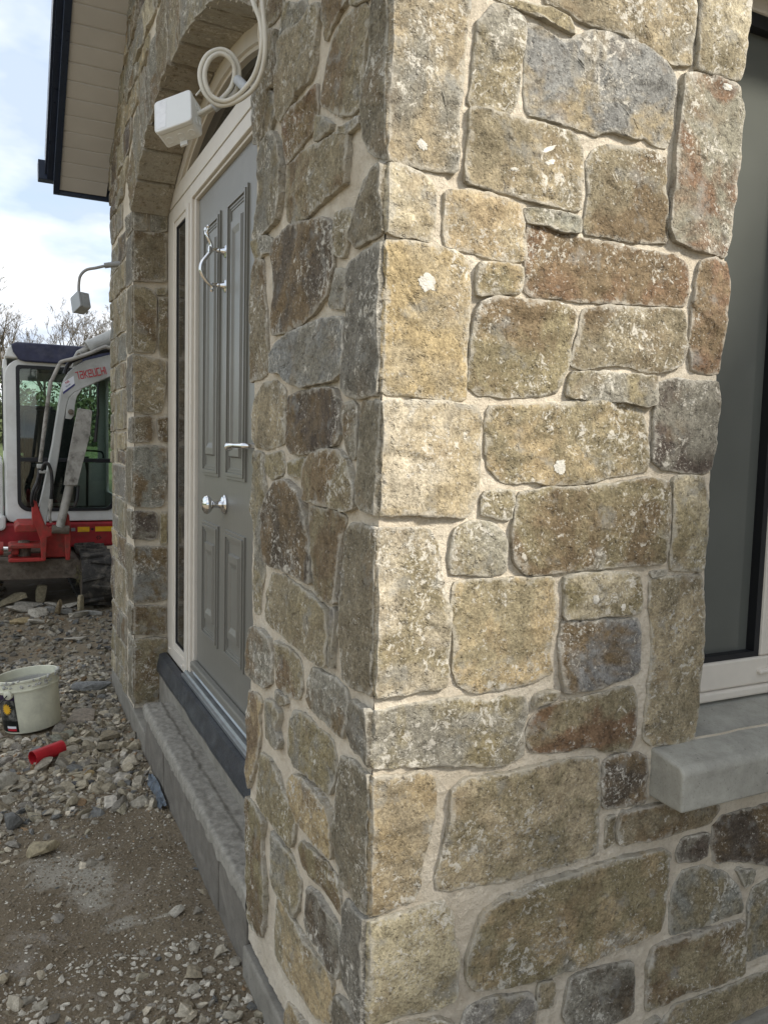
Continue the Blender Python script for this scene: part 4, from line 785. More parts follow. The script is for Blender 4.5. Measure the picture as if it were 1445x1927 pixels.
# roof: slabs, taupe soffit boards under the verge, navy trim
OV = 0.285; ENDY = LEN_B + 0.205
rf = MB(); yr_ = RIDGE_Y
def rz(y): return EAVE_Z + PITCH * min(y, LEN_B - y)
rf.prism([(ENDY, rz(ENDY) + 0.055), (yr_, rz(yr_) + 0.055), (-0.205, rz(-0.205) + 0.055), (-0.205, rz(-0.205) + 0.16), (yr_, rz(yr_) + 0.17), (ENDY, rz(ENDY) + 0.16)], 0, -OV + 0.002, MAIN_X + 2.0)
roof = rf.build('roof', M['roof'], porch)
cs = math.hypot(1, PITCH); bw = 0.098 / cs
for sgn in (1, -1):
    ya = ENDY - 0.004
    while ya > yr_ + 0.02:
        yb = max(ya - bw, yr_); f = (lambda q: q) if sgn > 0 else (lambda q: LEN_B - q)
        P = [(f(ya), rz(ya)), (f(ya - 0.006), rz(ya - 0.006)), (f(yb), rz(yb)), (f(yb), rz(yb) + 0.01), (f(ya), rz(ya) + 0.01)]
        P = [(f(ya), rz(ya) + 0.007), (f(ya - 0.007), rz(ya - 0.007) + 0.006), (f(ya - 0.010), rz(ya - 0.010)), (f(yb), rz(yb)), (f(yb), rz(yb) + 0.014), (f(ya), rz(ya) + 0.014)]
        MB().prism(P, 0, -OV + 0.03, -0.004).build('soffit_board', M['soffit'], roof); ya = yb
def trim(b, xa, xb, dz0, dz1, ext=0.0):
    b.prism([(ENDY + ext, rz(ENDY + ext) + dz0), (yr_, rz(yr_) + dz0), (-0.205 - ext, rz(-0.205 - ext) + dz0), (-0.205 - ext, rz(-0.205 - ext) + dz1), (yr_, rz(yr_) + dz1), (ENDY + ext, rz(ENDY + ext) + dz1)], 0, xa, xb)
b = MB(); trim(b, -OV, -OV + 0.032, -0.012, 0.19); b.build('bargeboard', M['fascia'], roof)
b = MB(); trim(b, -OV - 0.030, -OV - 0.0005, 0.060, 0.21); trim(b, -OV - 0.042, -OV - 0.0305, 0.085, 0.205); b.build('verge_trim', M['fascia'], roof)
b = MB()
for e in (ENDY, -0.205 - 0.02):
    b.box(-OV + 0.001, MAIN_X, e, e + 0.02, rz(ENDY) - 0.014, rz(ENDY) + 0.15)
b.build('eave_fascia', M['fascia'], roof)
b = MB(); b.prism([(ENDY + 0.024, 2.86), (ENDY + 0.10, 2.86), (ENDY + 0.125, 2.90), (ENDY + 0.125, 2.965), (ENDY + 0.024, 2.965)], 0, -OV - 0.075, MAIN_X); b.build('gutter', M['fascia'], roof, bevel=0.003)

# unseen house added beside the porch, sized to shade side wall and excavator
house = empty('added_house', 'pale rendered house block added out of view to shade the porch wall and excavator', 'building', (MAIN_X, 0, 0))
H1 = 3.15
HP = Matrix.Translation((-MAIN_X, 0, 0))
for (ya, yb, hh_) in ((-7.0, 1.5, H1), (1.504, 14.0, 6.2)):
    MB().box(MAIN_X + 0.002, MAIN_X + 7, ya, yb, -0.2, hh_).build('wall', M['housewall'], house).matrix_parent_inverse = HP
    MB().prism([(MAIN_X - 0.3, hh_ - 0.1), (MAIN_X + 3.5, hh_ + 2.6), (MAIN_X + 7.3, hh_ - 0.1), (MAIN_X + 7.3, hh_ + 0.1), (MAIN_X + 3.5, hh_ + 2.8), (MAIN_X - 0.3, hh_ + 0.1)], 1, ya - 0.1, yb - 0.1).build('roof', M['roof'], house).matrix_parent_inverse = HP

# ------------------------------------------------------------------ junction boxes on loose cables
M['boxlabel'] = plain('worn_paper_label', (0.82, 0.82, 0.82), 0.5, 0.3, var=0.05, scale=60, dirt=(0.62, 0.62, 0.62), dirtamt=0.5)
def box_thing(name, label, centre, e1, e2, w_, h_, d_, mat, lidmat, cab, cabmat, group):
    """e1: along the lid to its right, e2: down the lid; the lid faces e1 x e2 turned outward"""
    e1 = Vector(e1).normalized(); e2 = Vector(e2); e2 = (e2 - e1 * e2.dot(e1)).normalized(); nrm = -e1.cross(e2)
    root = empty(name, label, 'junction box', centre, group); C_ = Vector(centre); inv = Matrix.Translation(-C_)
    def T(a, b, c): return C_ + e1 * a + e2 * b + nrm * c
    def slab(nm, w2, h2, c0, c1, r, mt, parent, bev):
        b = MB(); L = rrect(-w2, w2, -h2, h2, r, 4); n = len(L)
        b.add([T(p[0], p[1], c0) for p in L] + [T(p[0], p[1], c1) for p in L], [tuple(range(n)), tuple(range(n, 2 * n))] + [(i, (i + 1) % n, n + (i + 1) % n, n + i) for i in range(n)])
        o = b.build(nm, mt, parent, bevel=bev, ang=50); o.matrix_parent_inverse = inv if parent is root else Matrix.Identity(4); return o
    body = slab('body', w_ / 2, h_ / 2, -d_, 0.0, 0.008, mat, root, 0.002)
    lid = slab('lid', w_ / 2 + 0.0015, h_ / 2 + 0.0015, 0.0008, 0.014, 0.010, lidmat, root, 0.003)
    if label.startswith('white'):
        lb = MB(); q = [(-w_ / 2 + 0.004, -h_ / 2 + 0.006), (-w_ * 0.16, -h_ / 2 + 0.006), (-w_ * 0.19, h_ / 2 - 0.006), (-w_ / 2 + 0.004, h_ / 2 - 0.006)]; lb.add([T(a, b, 0.0142) for a, b in q] + [T(a, b, 0.0146) for a, b in q], [(0, 1, 2, 3), (4, 5, 6, 7), (0, 1, 5, 4), (1, 2, 6, 5), (2, 3, 7, 6), (3, 0, 4, 7)]); lb.build('label', M['boxlabel'], root).matrix_parent_inverse = inv
    def disc(c, ax, r, nm='knockout'):
        b = MB().lathe([(r, -0.001), (r, 0.0012), (r * 0.86, 0.0016), (r * 0.84, 0.0004), (0, 0.0005)], c, ax, 18); o = b.build(nm, mat, root, smooth=False); o.matrix_parent_inverse = inv
    for k in (-0.3, 0.02, 0.32): disc(T(k * w_, h_ / 2, -d_ * 0.5), e2, d_ * 0.24)
    for k in (-0.25, 0.22): disc(T(w_ / 2, k * h_, -d_ * 0.5), e1, d_ * 0.26)
    lug = MB(); 
    lug.add([T(a, h_ / 2 + b, -d_ + c) for a in (-0.009, 0.009) for b in (0.0, 0.012) for c in (0.0, 0.005)], [(0, 1, 3, 2), (4, 6, 7, 5), (0, 4, 5, 1), (2, 3, 7, 6), (0, 2, 6, 4), (1, 5, 7, 3)])
    lug.build('fixing_lug', mat, root).matrix_parent_inverse = inv
    for (nm, pts, r, mt) in cab:
        b = MB(); b.tube(smoothpath(pts, 8), r, 10); b.build(nm, M[mt], root, smooth=True).matrix_parent_inverse = inv
    return root
c1 = (-0.2024, 0.7239, 2.1825)
loop1 = [(-0.1566, 0.7242, 2.1856), (-0.1315, 0.7134, 2.2013), (-0.0974, 0.6989, 2.2235), (-0.0687, 0.6877, 2.2530), (-0.0652, 0.6791, 2.2985), (-0.0820, 0.6789, 2.3268), (-0.1077, 0.6867, 2.3360), (-0.1369, 0.6938, 2.3193), (-0.1519, 0.6978, 2.2844), (-0.1479, 0.6981, 2.2498), (-0.1326, 0.6938, 2.2240), (-0.1083, 0.6804, 2.2086), (-0.0775, 0.6547, 2.2140), (-0.0508, 0.6210, 2.2319), (-0.0377, 0.5949, 2.2597), (-0.0345, 0.5747, 2.2983), (-0.0369, 0.5688, 2.3408), (-0.0405, 0.5751, 2.3880), (-0.0386, 0.5915, 2.4528), (-0.0239, 0.6394, 2.5610), (0.0093, 0.7270, 2.7125), (0.0602, 0.8504, 2.8614)]
loop2 = [(-0.1565, 0.7133, 2.1891), (-0.1316, 0.7026, 2.2047), (-0.1055, 0.6918, 2.2253), (-0.0815, 0.6831, 2.2570), (-0.0769, 0.6732, 2.2936), (-0.0904, 0.6706, 2.3144), (-0.1115, 0.6760, 2.3213), (-0.1329, 0.6794, 2.3061), (-0.1444, 0.6822, 2.2764), (-0.1403, 0.6829, 2.2457), (-0.1251, 0.6788, 2.2225), (-0.0985, 0.6651, 2.2146), (-0.0722, 0.6423, 2.2283), (-0.0511, 0.6124, 2.2566), (-0.0424, 0.5891, 2.2909), (-0.0409, 0.5752, 2.3289), (-0.0472, 0.5765, 2.3689), (-0.0584, 0.5854, 2.4040), (-0.0604, 0.6138, 2.4579), (-0.0399, 0.6707, 2.5728), (-0.0006, 0.7555, 2.7256), (0.0512, 0.8666, 2.8681)]
box_thing('junction_box', 'white plastic junction box with coiled cream cables hanging beside the arch', c1, (0.7509, -0.6097, 0.2545), (-0.0868, -0.4429, -0.8923), 0.094, 0.094, 0.038, M['boxwhite'], M['boxwhite'],
          [('cable', loop1, 0.0054, 'cable'), ('cable', loop2, 0.0054, 'cable'),
           ('tape', [(-0.1194, 0.7014, 2.2079), (-0.1108, 0.6956, 2.2148), (-0.1011, 0.6893, 2.2217)], 0.0115, 'tape'), ('tape', [(-0.0717, 0.6683, 2.2690), (-0.0636, 0.6516, 2.2525), (-0.0567, 0.6355, 2.2361)], 0.0115, 'tape'), ('earth_wire', [(-0.1570, 0.7178, 2.2338), (-0.1456, 0.7137, 2.2490), (-0.1409, 0.7124, 2.2591)], 0.0022, 'cable')], 'cable', 'junction boxes hanging from the stonework')
c2 = (-0.2071, 3.1772, 2.1118)
cab2 = [(-0.2015, 3.1789, 2.1580), (-0.2008, 3.1830, 2.2040), (-0.1929, 3.1832, 2.2475), (-0.1645, 3.1837, 2.2802), (-0.1166, 3.1728, 2.2944), (-0.0573, 3.1680, 2.3140), (-0.0040, 3.1543, 2.3258), (0.0368, 3.1805, 2.3410)]
box_thing('junction_box', 'grey junction box on a bent cable beyond the far corner stones', c2, (0.3760, -0.8531, 0.3609), (0.1007, -0.3610, -0.9234), 0.085, 0.085, 0.045, M['boxgrey'], M['boxgrey'],
          [('cable', cab2, 0.0075, 'greycable'), ('tape', [(-0.0777, 3.1720, 2.3096), (-0.0393, 3.1653, 2.3183), (0.0035, 3.1507, 2.3260)], 0.014, 'greycable')], 'cable', 'junction boxes hanging from the stonework')

# ------------------------------------------------------------------ bucket and pipe offcut
BX, BY = -0.448, 2.955
bk = empty('plastic_bucket', 'open cream plastic bucket crusted with mortar standing on the rubble', 'bucket', (BX, BY, 0.0)); bk.rotation_euler = (R(-3), R(-6), 0)
MB().lathe([(0.0, 0.004), (0.122, 0.004), (0.126, 0.0), (0.129, 0.004), (0.139, 0.215), (0.1395, 0.222), (0.1385, 0.2225), (0.137, 0.216)], (0, 0, 0), (0, 0, 1), 48).build('shell', M['bucket'], bk, smooth=True)
MB().lathe([(0.1385, 0.205), (0.146, 0.205), (0.147, 0.210), (0.142, 0.213), (0.142, 0.246), (0.147, 0.250), (0.147, 0.258), (0.143, 0.261), (0.1385, 0.259), (0.137, 0.22)], (0, 0, 0), (0, 0, 1), 48).build('rim', M['bucket'], bk, smooth=True)
MB().lathe([(0.1385, 0.258), (0.137, 0.20), (0.130, 0.06), (0.126, 0.030), (0.0, 0.034)], (0, 0, 0), (0, 0, 1), 48).build('mortar_lining', M['bucketin'], bk, smooth=True)
crust = MB(); rc = random.Random(4)
for k in range(70):
    a = rc.uniform(-2.9, 0.2); r_ = rc.uniform(0.004, 0.011); z_ = rc.choice((0.259, 0.252, 0.235, 0.228)) + rc.uniform(-0.006, 0.004)
    R_ = 0.1425 if z_ < 0.245 else 0.145
    crust.lathe([(0, -r_ * 0.5), (r_, -r_ * 0.2), (r_ * 0.8, r_ * 0.3), (0, r_ * 0.5)], (R_ * math.cos(a), R_ * math.sin(a), z_), (rc.uniform(-1, 1), rc.uniform(-1, 1), 1), 6)
cr_ = crust.build('mortar_crust', M['bucketin'], bk); cr_['kind'] = 'stuff'
def arcpatch(a0, a1, z0, z1, nm, mt, off=0.0012, sub=14):
    b = MB(); rz_ = lambda z: 0.129 + 0.010 * (z - 0.004) / 0.211 + off
    vs = [(rz_(z) * math.cos(a0 + (a1 - a0) * i / sub), rz_(z) * math.sin(a0 + (a1 - a0) * i / sub), z) for z in (z0, z1) for i in range(sub + 1)]
    b.add(vs, [(i, i + 1, sub + 2 + i, sub + 1 + i) for i in range(sub)]); return b.build(nm, M[mt], bk)
M['labelprint'] = plain('dark_label_print', (0.035, 0.036, 0.032), 0.4, 0.4, var=0.9, scale=45, dirt=(0.30, 0.29, 0.26), dirtamt=0.7)
M['labelpurple'] = plain('purple_print', (0.030, 0.016, 0.050), 0.4, 0.4); M['labelblack'] = plain('black_print', (0.008, 0.010, 0.010), 0.35, 0.4)
A0, A1 = R(-178), R(-119)
arcpatch(A0, A1, 0.010, 0.195, 'label', 'labelprint'); arcpatch(A0, A1, 0.168, 0.195, 'label_band', 'labelpurple', 0.0018); arcpatch(A0, A1, 0.012, 0.066, 'label_band', 'labelblack', 0.0018)
arcpatch(R(-147), R(-124), 0.028, 0.040, 'label_stripe', 'whitepl', 0.0024, 6); arcpatch(R(-147), R(-124), 0.016, 0.027, 'label_stripe', 'redink', 0.0024, 6)
st = MB(); ac = R(-140); rs_ = 0.1385; sv = [(rs_ * math.cos(ac), rs_ * math.sin(ac), 0.125)]
for k in range(28):
    q = (0.030 if k % 2 == 0 else 0.019); an = 2 * math.pi * k / 28; aa = ac + q * math.cos(an) / 0.137; sv.append((rs_ * math.cos(aa), rs_ * math.sin(aa), 0.125 + q * math.sin(an)))
st.add(sv, [(0, 1 + k, 1 + (k + 1) % 28) for k in range(28)]); st.build('label_starburst', M['yellow'], bk)
ear = MB(); ear.lathe([(0, 0), (0.022, 0), (0.022, 0.012), (0.012, 0.016), (0, 0.016)], (0.140 * math.cos(R(-128)), 0.140 * math.sin(R(-128)), 0.198), (math.cos(R(-128)), math.sin(R(-128)), 0), 14); ear.build('handle_ear', M['bucket'], bk)
hd = MB(); hd.tube(smoothpath([(-0.096, -0.124, 0.198), (-0.14, -0.16, 0.17), (-0.20, -0.12, 0.14), (-0.215, -0.02, 0.13), (-0.18, 0.09, 0.15), (-0.10, 0.13, 0.198)]), 0.003, 8); hd.build('wire_handle', M['hose'], bk, smooth=True)
pp = MB(); pc = Vector((-0.408, 2.462, 0.034)); ax = Vector((0.86, 0.51, 0.04)).normalized()
pp.lathe([(0.0285, -0.072), (0.0315, -0.073), (0.0315, -0.02), (0.0312, 0.03), (0.0315, 0.073), (0.0285, 0.072), (0.0285, -0.072)], pc, ax, 32)
tag(pp.build('pipe_offcut', M['redpipe'], None, smooth=False, bevel=0.0006, ang=60), 'short red plastic pipe offcut lying on the rubble', 'pipe')

# ------------------------------------------------------------------ tracked mini excavator beyond the porch
ex = empty('mini_excavator', 'white and red tracked mini excavator with grey boom parked beyond the porch', 'excavator', (0, 0, 0))
CY = 6.40
def XZ(pts, y0, y1, name, mat, parent=ex, bevel=0.006, **k): return MB().prism(pts, 1, y0, y1).build(name, M[mat], parent, bevel=bevel, **k)
GL = {'T': [[(0, 1), (0.62, 1)], [(0.5, 1), (0.5, 0)]], 'a': [[(0.05, 1), (0.75, 1), (0.75, 0), (0, 0), (0, 0.52), (0.75, 0.52)]], 'K': [[(0, 1), (0, 0)], [(0.72, 1), (0.16, 0.5), (0.72, 0)]], 'e': [[(0, 0.5), (0.75, 0.5), (0.75, 1), (0, 1), (0, 0), (0.75, 0)]], 'U': [[(0, 1), (0, 0), (0.75, 0), (0.75, 1)]], 'C': [[(0.75, 1), (0, 1), (0, 0), (0.75, 0)]], 'H': [[(0, 1), (0, 0)], [(0.75, 1), (0.75, 0)], [(0, 0.5), (0.75, 0.5)]], 'I': [[(0, 1), (0, 0)]]}
def logo(word, width, height, th=0.17):
    b = MB(); x = 0; k = 0; total = sum({'T': 0.62, 'I': 0.0, 'K': 0.72}.get(c, 0.75) + 0.36 for c in word) - 0.36; sx = width / (total + th); sz = height
    for c in word:
        for line in GL[c]:
            for (p, q) in zip(line[:-1], line[1:]):
                k += 1; p, q = Vector((p[0] * 1.0 + x, p[1])), Vector((q[0] + x, q[1])); d = (q - p).normalized() * th * 0.5; nrm = Vector((-d.y, d.x * 0.8)); d = Vector((d.x, d.y * 0.8)); p2, q2 = p - d, q + d
                b.add([((v.x - total / 2) * sx, (v.y - 0.5) * sz, k * 0.00012) for v in (p2 - nrm, q2 - nrm, q2 + nrm, p2 + nrm)], [(0, 1, 2, 3)])
        x += {'T': 0.62, 'I': 0.0, 'K': 0.72}.get(c, 0.75) + 0.36
    me = bpy.data.meshes.new('lettering'); me.from_pydata(b.v, [], b.f); return me
# cab
cabf = MB(); fo = rrect(-0.525, 0.47, 0.665, 2.09, [0.05, 0.05, 0.12, 0.16], 6); fi = rrect(-0.425, 0.385, 0.765, 2.025, [0.10, 0.10, 0.04, 0.03], 6)
cabf.ring(fo, fi, 1, CY, CY + 0.07)
cab = cabf.build('cab', M['cabwhite'], ex, bevel=0.010, seg=3)
sf = MB(); so_ = rrect(CY + 0.0705, CY + 1.25, 0.665, 2.085, 0.06, 6); si = rrect(CY + 0.14, CY + 1.17, 1.30, 2.0, 0.06, 6); sf.ring(so_, si, 0, -0.535, -0.50)
MB().ring(so_, rrect(CY + 0.14, CY + 1.17, 0.86, 2.0, 0.06, 6), 0, 0.44, 0.468).build('side_frame', M['cabwhite'], cab, bevel=0.006)
sf.build('side_frame', M['cabwhite'], cab, bevel=0.006)
bf = MB(); bf.ring(rrect(-0.53, 0.465, 0.665, 2.085, 0.08, 6), rrect(-0.42, 0.37, 1.15, 1.98, 0.06, 6), 1, CY + 1.252, CY + 1.30); bf.build('rear_frame', M['cabwhite'], cab, bevel=0.006)
MB().ring(rrect(-0.435, 0.395, 0.757, 2.033, [0.10, 0.10, 0.04, 0.03], 6), rrect(-0.405, 0.365, 0.785, 2.005, [0.09, 0.09, 0.03, 0.03], 6), 1, CY - 0.008, CY + 0.03).build('windscreen_seal', M['black'], cab)
MB().box(-0.41, 0.37, CY - 0.006, CY + 0.028, 1.195, 1.232).build('windscreen_bar', M['black'], cab, bevel=0.004)
MB().prism(rrect(-0.410, 0.372, 0.780, 2.010, [0.09, 0.09, 0.03, 0.03], 6), 1, CY + 0.010, CY + 0.015).build('windscreen', M['cabglass'], cab)
MB().prism(rrect(CY + 0.13, CY + 1.18, 1.29, 2.01, 0.06, 6), 0, -0.522, -0.517).build('side_window', M['cabglass'], cab)
MB().prism(rrect(-0.43, 0.38, 1.14, 1.99, 0.06, 6), 1, CY + 1.27, CY + 1.275).build('rear_window', M['cabglass'], cab)
MB().ring(rrect(CY + 0.125, CY + 1.185, 1.285, 2.015, 0.07, 6), rrect(CY + 0.15, CY + 1.16, 1.31, 1.99, 0.06, 6), 0, -0.539, -0.525).build('side_window_seal', M['black'], cab)
XZ([(-0.43, 2.225), (-0.47, 2.20), (-0.455, 2.14), (-0.41, 2.075), (-0.36, 2.062), (0.46, 2.062), (0.50, 2.10), (0.49, 2.20), (0.45, 2.225)], CY - 0.045, CY + 1.28, 'roof', 'navy', cab, 0.012)
XZ([(-0.525, 2.09), (-0.50, 2.17), (-0.455, 2.205), (-0.44, 2.15), (-0.40, 2.085)], CY - 0.02, CY + 1.2, 'roof_edge', 'cabwhite', cab, 0.012)
MB().box(-0.50, 0.44, CY + 0.08, CY + 1.25, 0.66, 0.70).build('cab_floor', M['seat'], cab)
MB().box(-0.36, 0.10, CY + 0.75, CY + 0.90, 0.95, 1.68).build('seat_back', M['seat'], cab, bevel=0.05)
MB().box(-0.36, 0.10, CY + 0.35, CY + 0.85, 0.80, 0.96).build('seat', M['seat'], cab, bevel=0.05)
MB().box(-0.42, -0.08, CY + 0.98, CY + 1.02, 1.25, 1.72).build('rear_shield', M['seat'], cab, bevel=0.02)
tm = logo('TaKeUCHI', 0.26, 0.034); o = link('lettering', tm, M['redink'], cab); o.matrix_world = Matrix.Translation((-0.20, CY + 0.972, 1.655)) @ Matrix.Rotation(R(90), 4, 'X')
for (xx, zz) in ((0.16, 1.10), (-0.40, 1.10)):
    MB().tube([(xx, CY + 0.25, 0.70), (xx + 0.01, CY + 0.28, zz), (xx + 0.0, CY + 0.26, zz + 0.14)], [0.012, 0.012, 0.022], 10).build('control_lever', M['hose'], cab, smooth=True)
MB().tube(smoothpath([(0.10, CY + 0.05, 1.24), (0.10, CY + 0.07, 1.28), (0.13, CY + 0.07, 1.30), (0.26, CY + 0.07, 1.295), (0.285, CY + 0.07, 1.27), (0.285, CY + 0.05, 1.24)]), 0.008, 8).build('grab_rail', M['hose'], cab, smooth=True)
MB().tube([(0.235, CY - 0.012, 1.97), (0.235, CY - 0.014, 1.65), (0.21, CY - 0.014, 1.38)], [0.008, 0.012, 0.016], 8).build('wiper', M['hose'], cab)
# red body
body = XZ([(-1.0, 0.43), (0.60, 0.43), (0.62, 0.46), (0.62, 0.655), (-1.0, 0.655)], CY - 0.02, CY + 1.9, 'body', 'redpaint', ex, 0.018)
XZ(rrect(-1.02, -0.545, 0.62, 1.22, 0.05, 4), CY + 0.05, CY + 1.6, 'side_tank', 'cabwhite', body, 0.03)
XZ(rrect(-0.70, -0.53, 0.60, 0.735, 0.04, 4), CY - 0.10, CY + 0.06, 'lamp_cover', 'cabwhite', body, 0.02)
for xa, xb in ((0.055, 0.155), (0.205, 0.36)): MB().box(xa, xb, CY - 0.0245, CY - 0.0205, 0.568, 0.612).build('reflector', M['yellow'], body)
MB().lathe([(0.0, 0.0), (0.012, 0.0), (0.010, 0.004), (0, 0.004)], (0.18, CY - 0.0205, 0.59), (0, -1, 0), 14).build('bolt', M['black'], body)
MB().box(-0.005, 0.035, CY - 0.024, CY - 0.0205, 0.575, 0.605).build('latch_plate', M['alu'], body)
for k in range(6):
    a = 2 * math.pi * k / 6; MB().lathe([(0.0, 0.0), (0.006, 0.0), (0.006, 0.002), (0, 0.002)], (0.235 + 0.017 * math.cos(a), CY - 0.0205, 0.512 + 0.014 * math.sin(a)), (0, -1, 0), 8).build('vent_hole', M['black'], body)
# swing bracket
br = MB().prism([(-0.245, 0.41), (-0.075, 0.41), (-0.062, 0.55), (-0.075, 0.66), (-0.20, 0.66), (-0.24, 0.60)], 1, 5.90, 6.05).build('swing_bracket', M['redframe'], ex, bevel=0.01)
XZ([(-0.345, 0.885), (-0.335, 0.915), (-0.312, 0.915), (-0.300, 0.86), (-0.245, 0.70), (-0.195, 0.665), (-0.195, 0.61), (-0.232, 0.60), (-0.245, 0.41), (-0.278, 0.41), (-0.285, 0.58), (-0.315, 0.68), (-0.345, 0.72)], 5.72, 5.80, 'bracket_arm', 'redframe', br, 0.008)
XZ([(-0.105, 0.66), (-0.085, 0.82), (-0.065, 0.78), (-0.050, 0.66), (-0.060, 0.41), (-0.095, 0.41)], 5.72, 5.78, 'bracket_arm', 'redframe', br, 0.008)
for za, zb in ((0.405, 0.435), (0.515, 0.545)): XZ([(-0.52, za), (-0.25, za), (-0.25, zb), (-0.50, zb), (-0.52, zb - 0.01)], 5.74, 6.02, 'bracket_plate', 'redframe', br, 0.006)
XZ([(-0.47, 0.640), (-0.28, 0.640), (-0.28, 0.705), (-0.44, 0.705), (-0.47, 0.68)], 5.80, 6.3, 'bracket_plate', 'redframe', br, 0.008)
MB().lathe([(0.045, 0.40), (0.05, 0.44), (0.05, 0.53), (0.045, 0.56), (0, 0.56)], (-0.40, 5.90, 0.0), (0, 0, 1), 18).build('pivot_pin', M['rust'], br)
XZ([(-0.50, 0.45), (-0.44, 0.45), (-0.44, 0.515), (-0.50, 0.515)], 5.84, 5.97, 'pin_lug', 'redframe', br, 0.01)
MB().tube([(-0.90, 5.86, 0.505), (-0.60, 5.86, 0.505)], 0.045, 16).build('swing_cylinder', M['redframe'], br)
MB().tube([(-0.60, 5.86, 0.505), (-0.46, 5.86, 0.495)], 0.02, 12).build('swing_rod', M['chrome'], br)
MB().tube([(-0.66, 5.86, 0.505), (-0.555, 5.86, 0.505)], 0.056, 18).build('swing_collar', M['redframe'], br)
# boom
outer = [(-0.305, 0.70), (-0.285, 0.86), (-0.235, 1.10), (-0.185, 1.36), (-0.135, 1.68), (-0.112, 1.815), (-0.088, 1.895), (-0.050, 1.958), (0.000, 2.006), (0.070, 2.048), (0.295, 2.120), (0.90, 2.30), (1.28, 2.30)]
inner = [(1.34, 2.22), (1.26, 2.12), (0.90, 2.10), (0.295, 1.945), (0.135, 1.865), (0.040, 1.815), (-0.020, 1.782), (-0.058, 1.735), (-0.078, 1.66), (-0.108, 1.48), (-0.140, 1.25), (-0.185, 1.00), (-0.225, 0.80), (-0.240, 0.70)]
boom = XZ(outer + inner, 5.735, 5.90, 'boom', 'greypaint', ex, 0.008)
o2 = [(x + 0.008, z - 0.004) for x, z in outer[3:11]]; i2_ = [(x - 0.010, z + 0.004) for x, z in inner[3:10]]
XZ([(-0.078, 1.66), (-0.058, 1.735), (-0.020, 1.782), (0.040, 1.815), (0.000, 1.75), (-0.015, 1.68), (-0.02, 1.60), (-0.045, 1.565), (-0.088, 1.57)], 5.715, 5.7345, 'cylinder_lug', 'greypaint', boom, 0.004)
XZ([(-0.03, 1.99), (-0.012, 2.085), (0.012, 2.13), (0.040, 2.125), (0.052, 2.045)], 5.77, 5.86, 'arm_lug', 'greypaint', boom, 0.006)
for z0_, z1_ in ((0.0, 0.0),):
    MB().lathe([(0, 0), (0.022, 0), (0.022, 0.02), (0.012, 0.026), (0, 0.026)], (-0.046, 5.716, 1.625), (0, -1, 0), 16).build('pin', M['rust'], boom); MB().lathe([(0, 0), (0.016, 0), (0.016, 0.02), (0, 0.02)], (0.022, 5.77, 2.09), (0, -1, 0), 14).build('pin', M['rust'], boom)
tm = logo('TaKeUCHI', 0.238, 0.056); o = link('lettering', tm, M['redink'], boom); o.matrix_world = Matrix.Translation((0.112, 5.733, 1.948)) @ Matrix.Rotation(R(90), 4, 'X') @ Matrix.Rotation(R(14.5), 4, 'Z')
stk = MB().add([(-0.113, 5.7325, 1.852), (-0.022, 5.7325, 1.918), (-0.012, 5.7325, 1.842), (-0.101, 5.7325, 1.766), (-0.113, 5.7348, 1.852), (-0.022, 5.7348, 1.918), (-0.012, 5.7348, 1.842), (-0.101, 5.7348, 1.766)], [(0, 1, 2, 3), (4, 7, 6, 5), (0, 4, 5, 1), (1, 5, 6, 2), (2, 6, 7, 3), (3, 7, 4, 0)]).build('sticker', M['whitepl'], boom)
MB().add([(-0.1034, 5.7318, 1.783), (-0.014, 5.7318, 1.857), (-0.012, 5.7318, 1.842), (-0.101, 5.7318, 1.766)], [(0, 1, 2, 3)]).build('sticker_stripe', M['blueink'], boom)
for body_, sz, (xx, zz), mt in (('NR', 0.026, (-0.069, 1.864), 'redink'), ('KELLER', 0.0135, (-0.063, 1.838), 'blueink')):
    o = link('lettering', text_mesh(body_, sz, 0.0004), M[mt], boom); o.matrix_world = Matrix.Translation((xx, 5.7318, zz)) @ Matrix.Rotation(R(90), 4, 'X') @ Matrix.Rotation(R(36), 4, 'Z')
# dipper arm and bucket hidden behind the porch
arm = XZ([(1.22, 2.33), (1.36, 2.26), (1.62, 1.2), (1.56, 0.62), (1.47, 0.62), (1.40, 1.3), (1.20, 2.20)], 5.75, 5.885, 'dipper_arm', 'greypaint', ex, 0.008)
XZ([(1.58, 0.66), (1.70, 0.45), (1.66, 0.20), (1.45, 0.08), (1.18, 0.12), (1.25, 0.18), (1.42, 0.22), (1.48, 0.40), (1.46, 0.62)], 5.62, 6.02, 'digging_bucket', 'rust', arm, 0.006)
bc = MB().tube([(0.052, 5.68, 1.615), (-0.058, 5.68, 1.03)], [0.044, 0.044], 18).build('boom_cylinder', M['dirtygrey'], ex, smooth=False)
XZ([(-0.002, 1.655), (0.108, 1.64), (0.092, 1.45), (-0.008, 1.035), (-0.112, 1.035), (-0.078, 1.25), (-0.028, 1.52)], 5.622, 5.640, 'cylinder_guard', 'dirtygrey', bc, 0.003)
XZ([(0.070, 1.650), (0.108, 1.640), (0.090, 1.45), (-0.008, 1.035), (-0.022, 1.037), (0.074, 1.45)], 5.6405, 5.72, 'cylinder_guard', 'dirtygrey', bc, 0.003)
MB().tube([(-0.060, 5.68, 1.04), (-0.140, 5.68, 0.69)], 0.033, 18).build('cylinder_rod', M['dirtygrey'], bc, smooth=True)
MB().tube([(-0.20, 5.68, 0.675), (-0.07, 5.68, 0.665)], 0.035, 14).build('foot_pin', M['rust'], bc)
ac_ = MB().tube([(0.12, 5.81, 2.165), (0.72, 5.81, 2.505)], 0.062, 22).build('arm_cylinder', M['greypaint'], ex, bevel=0.004, ang=60)
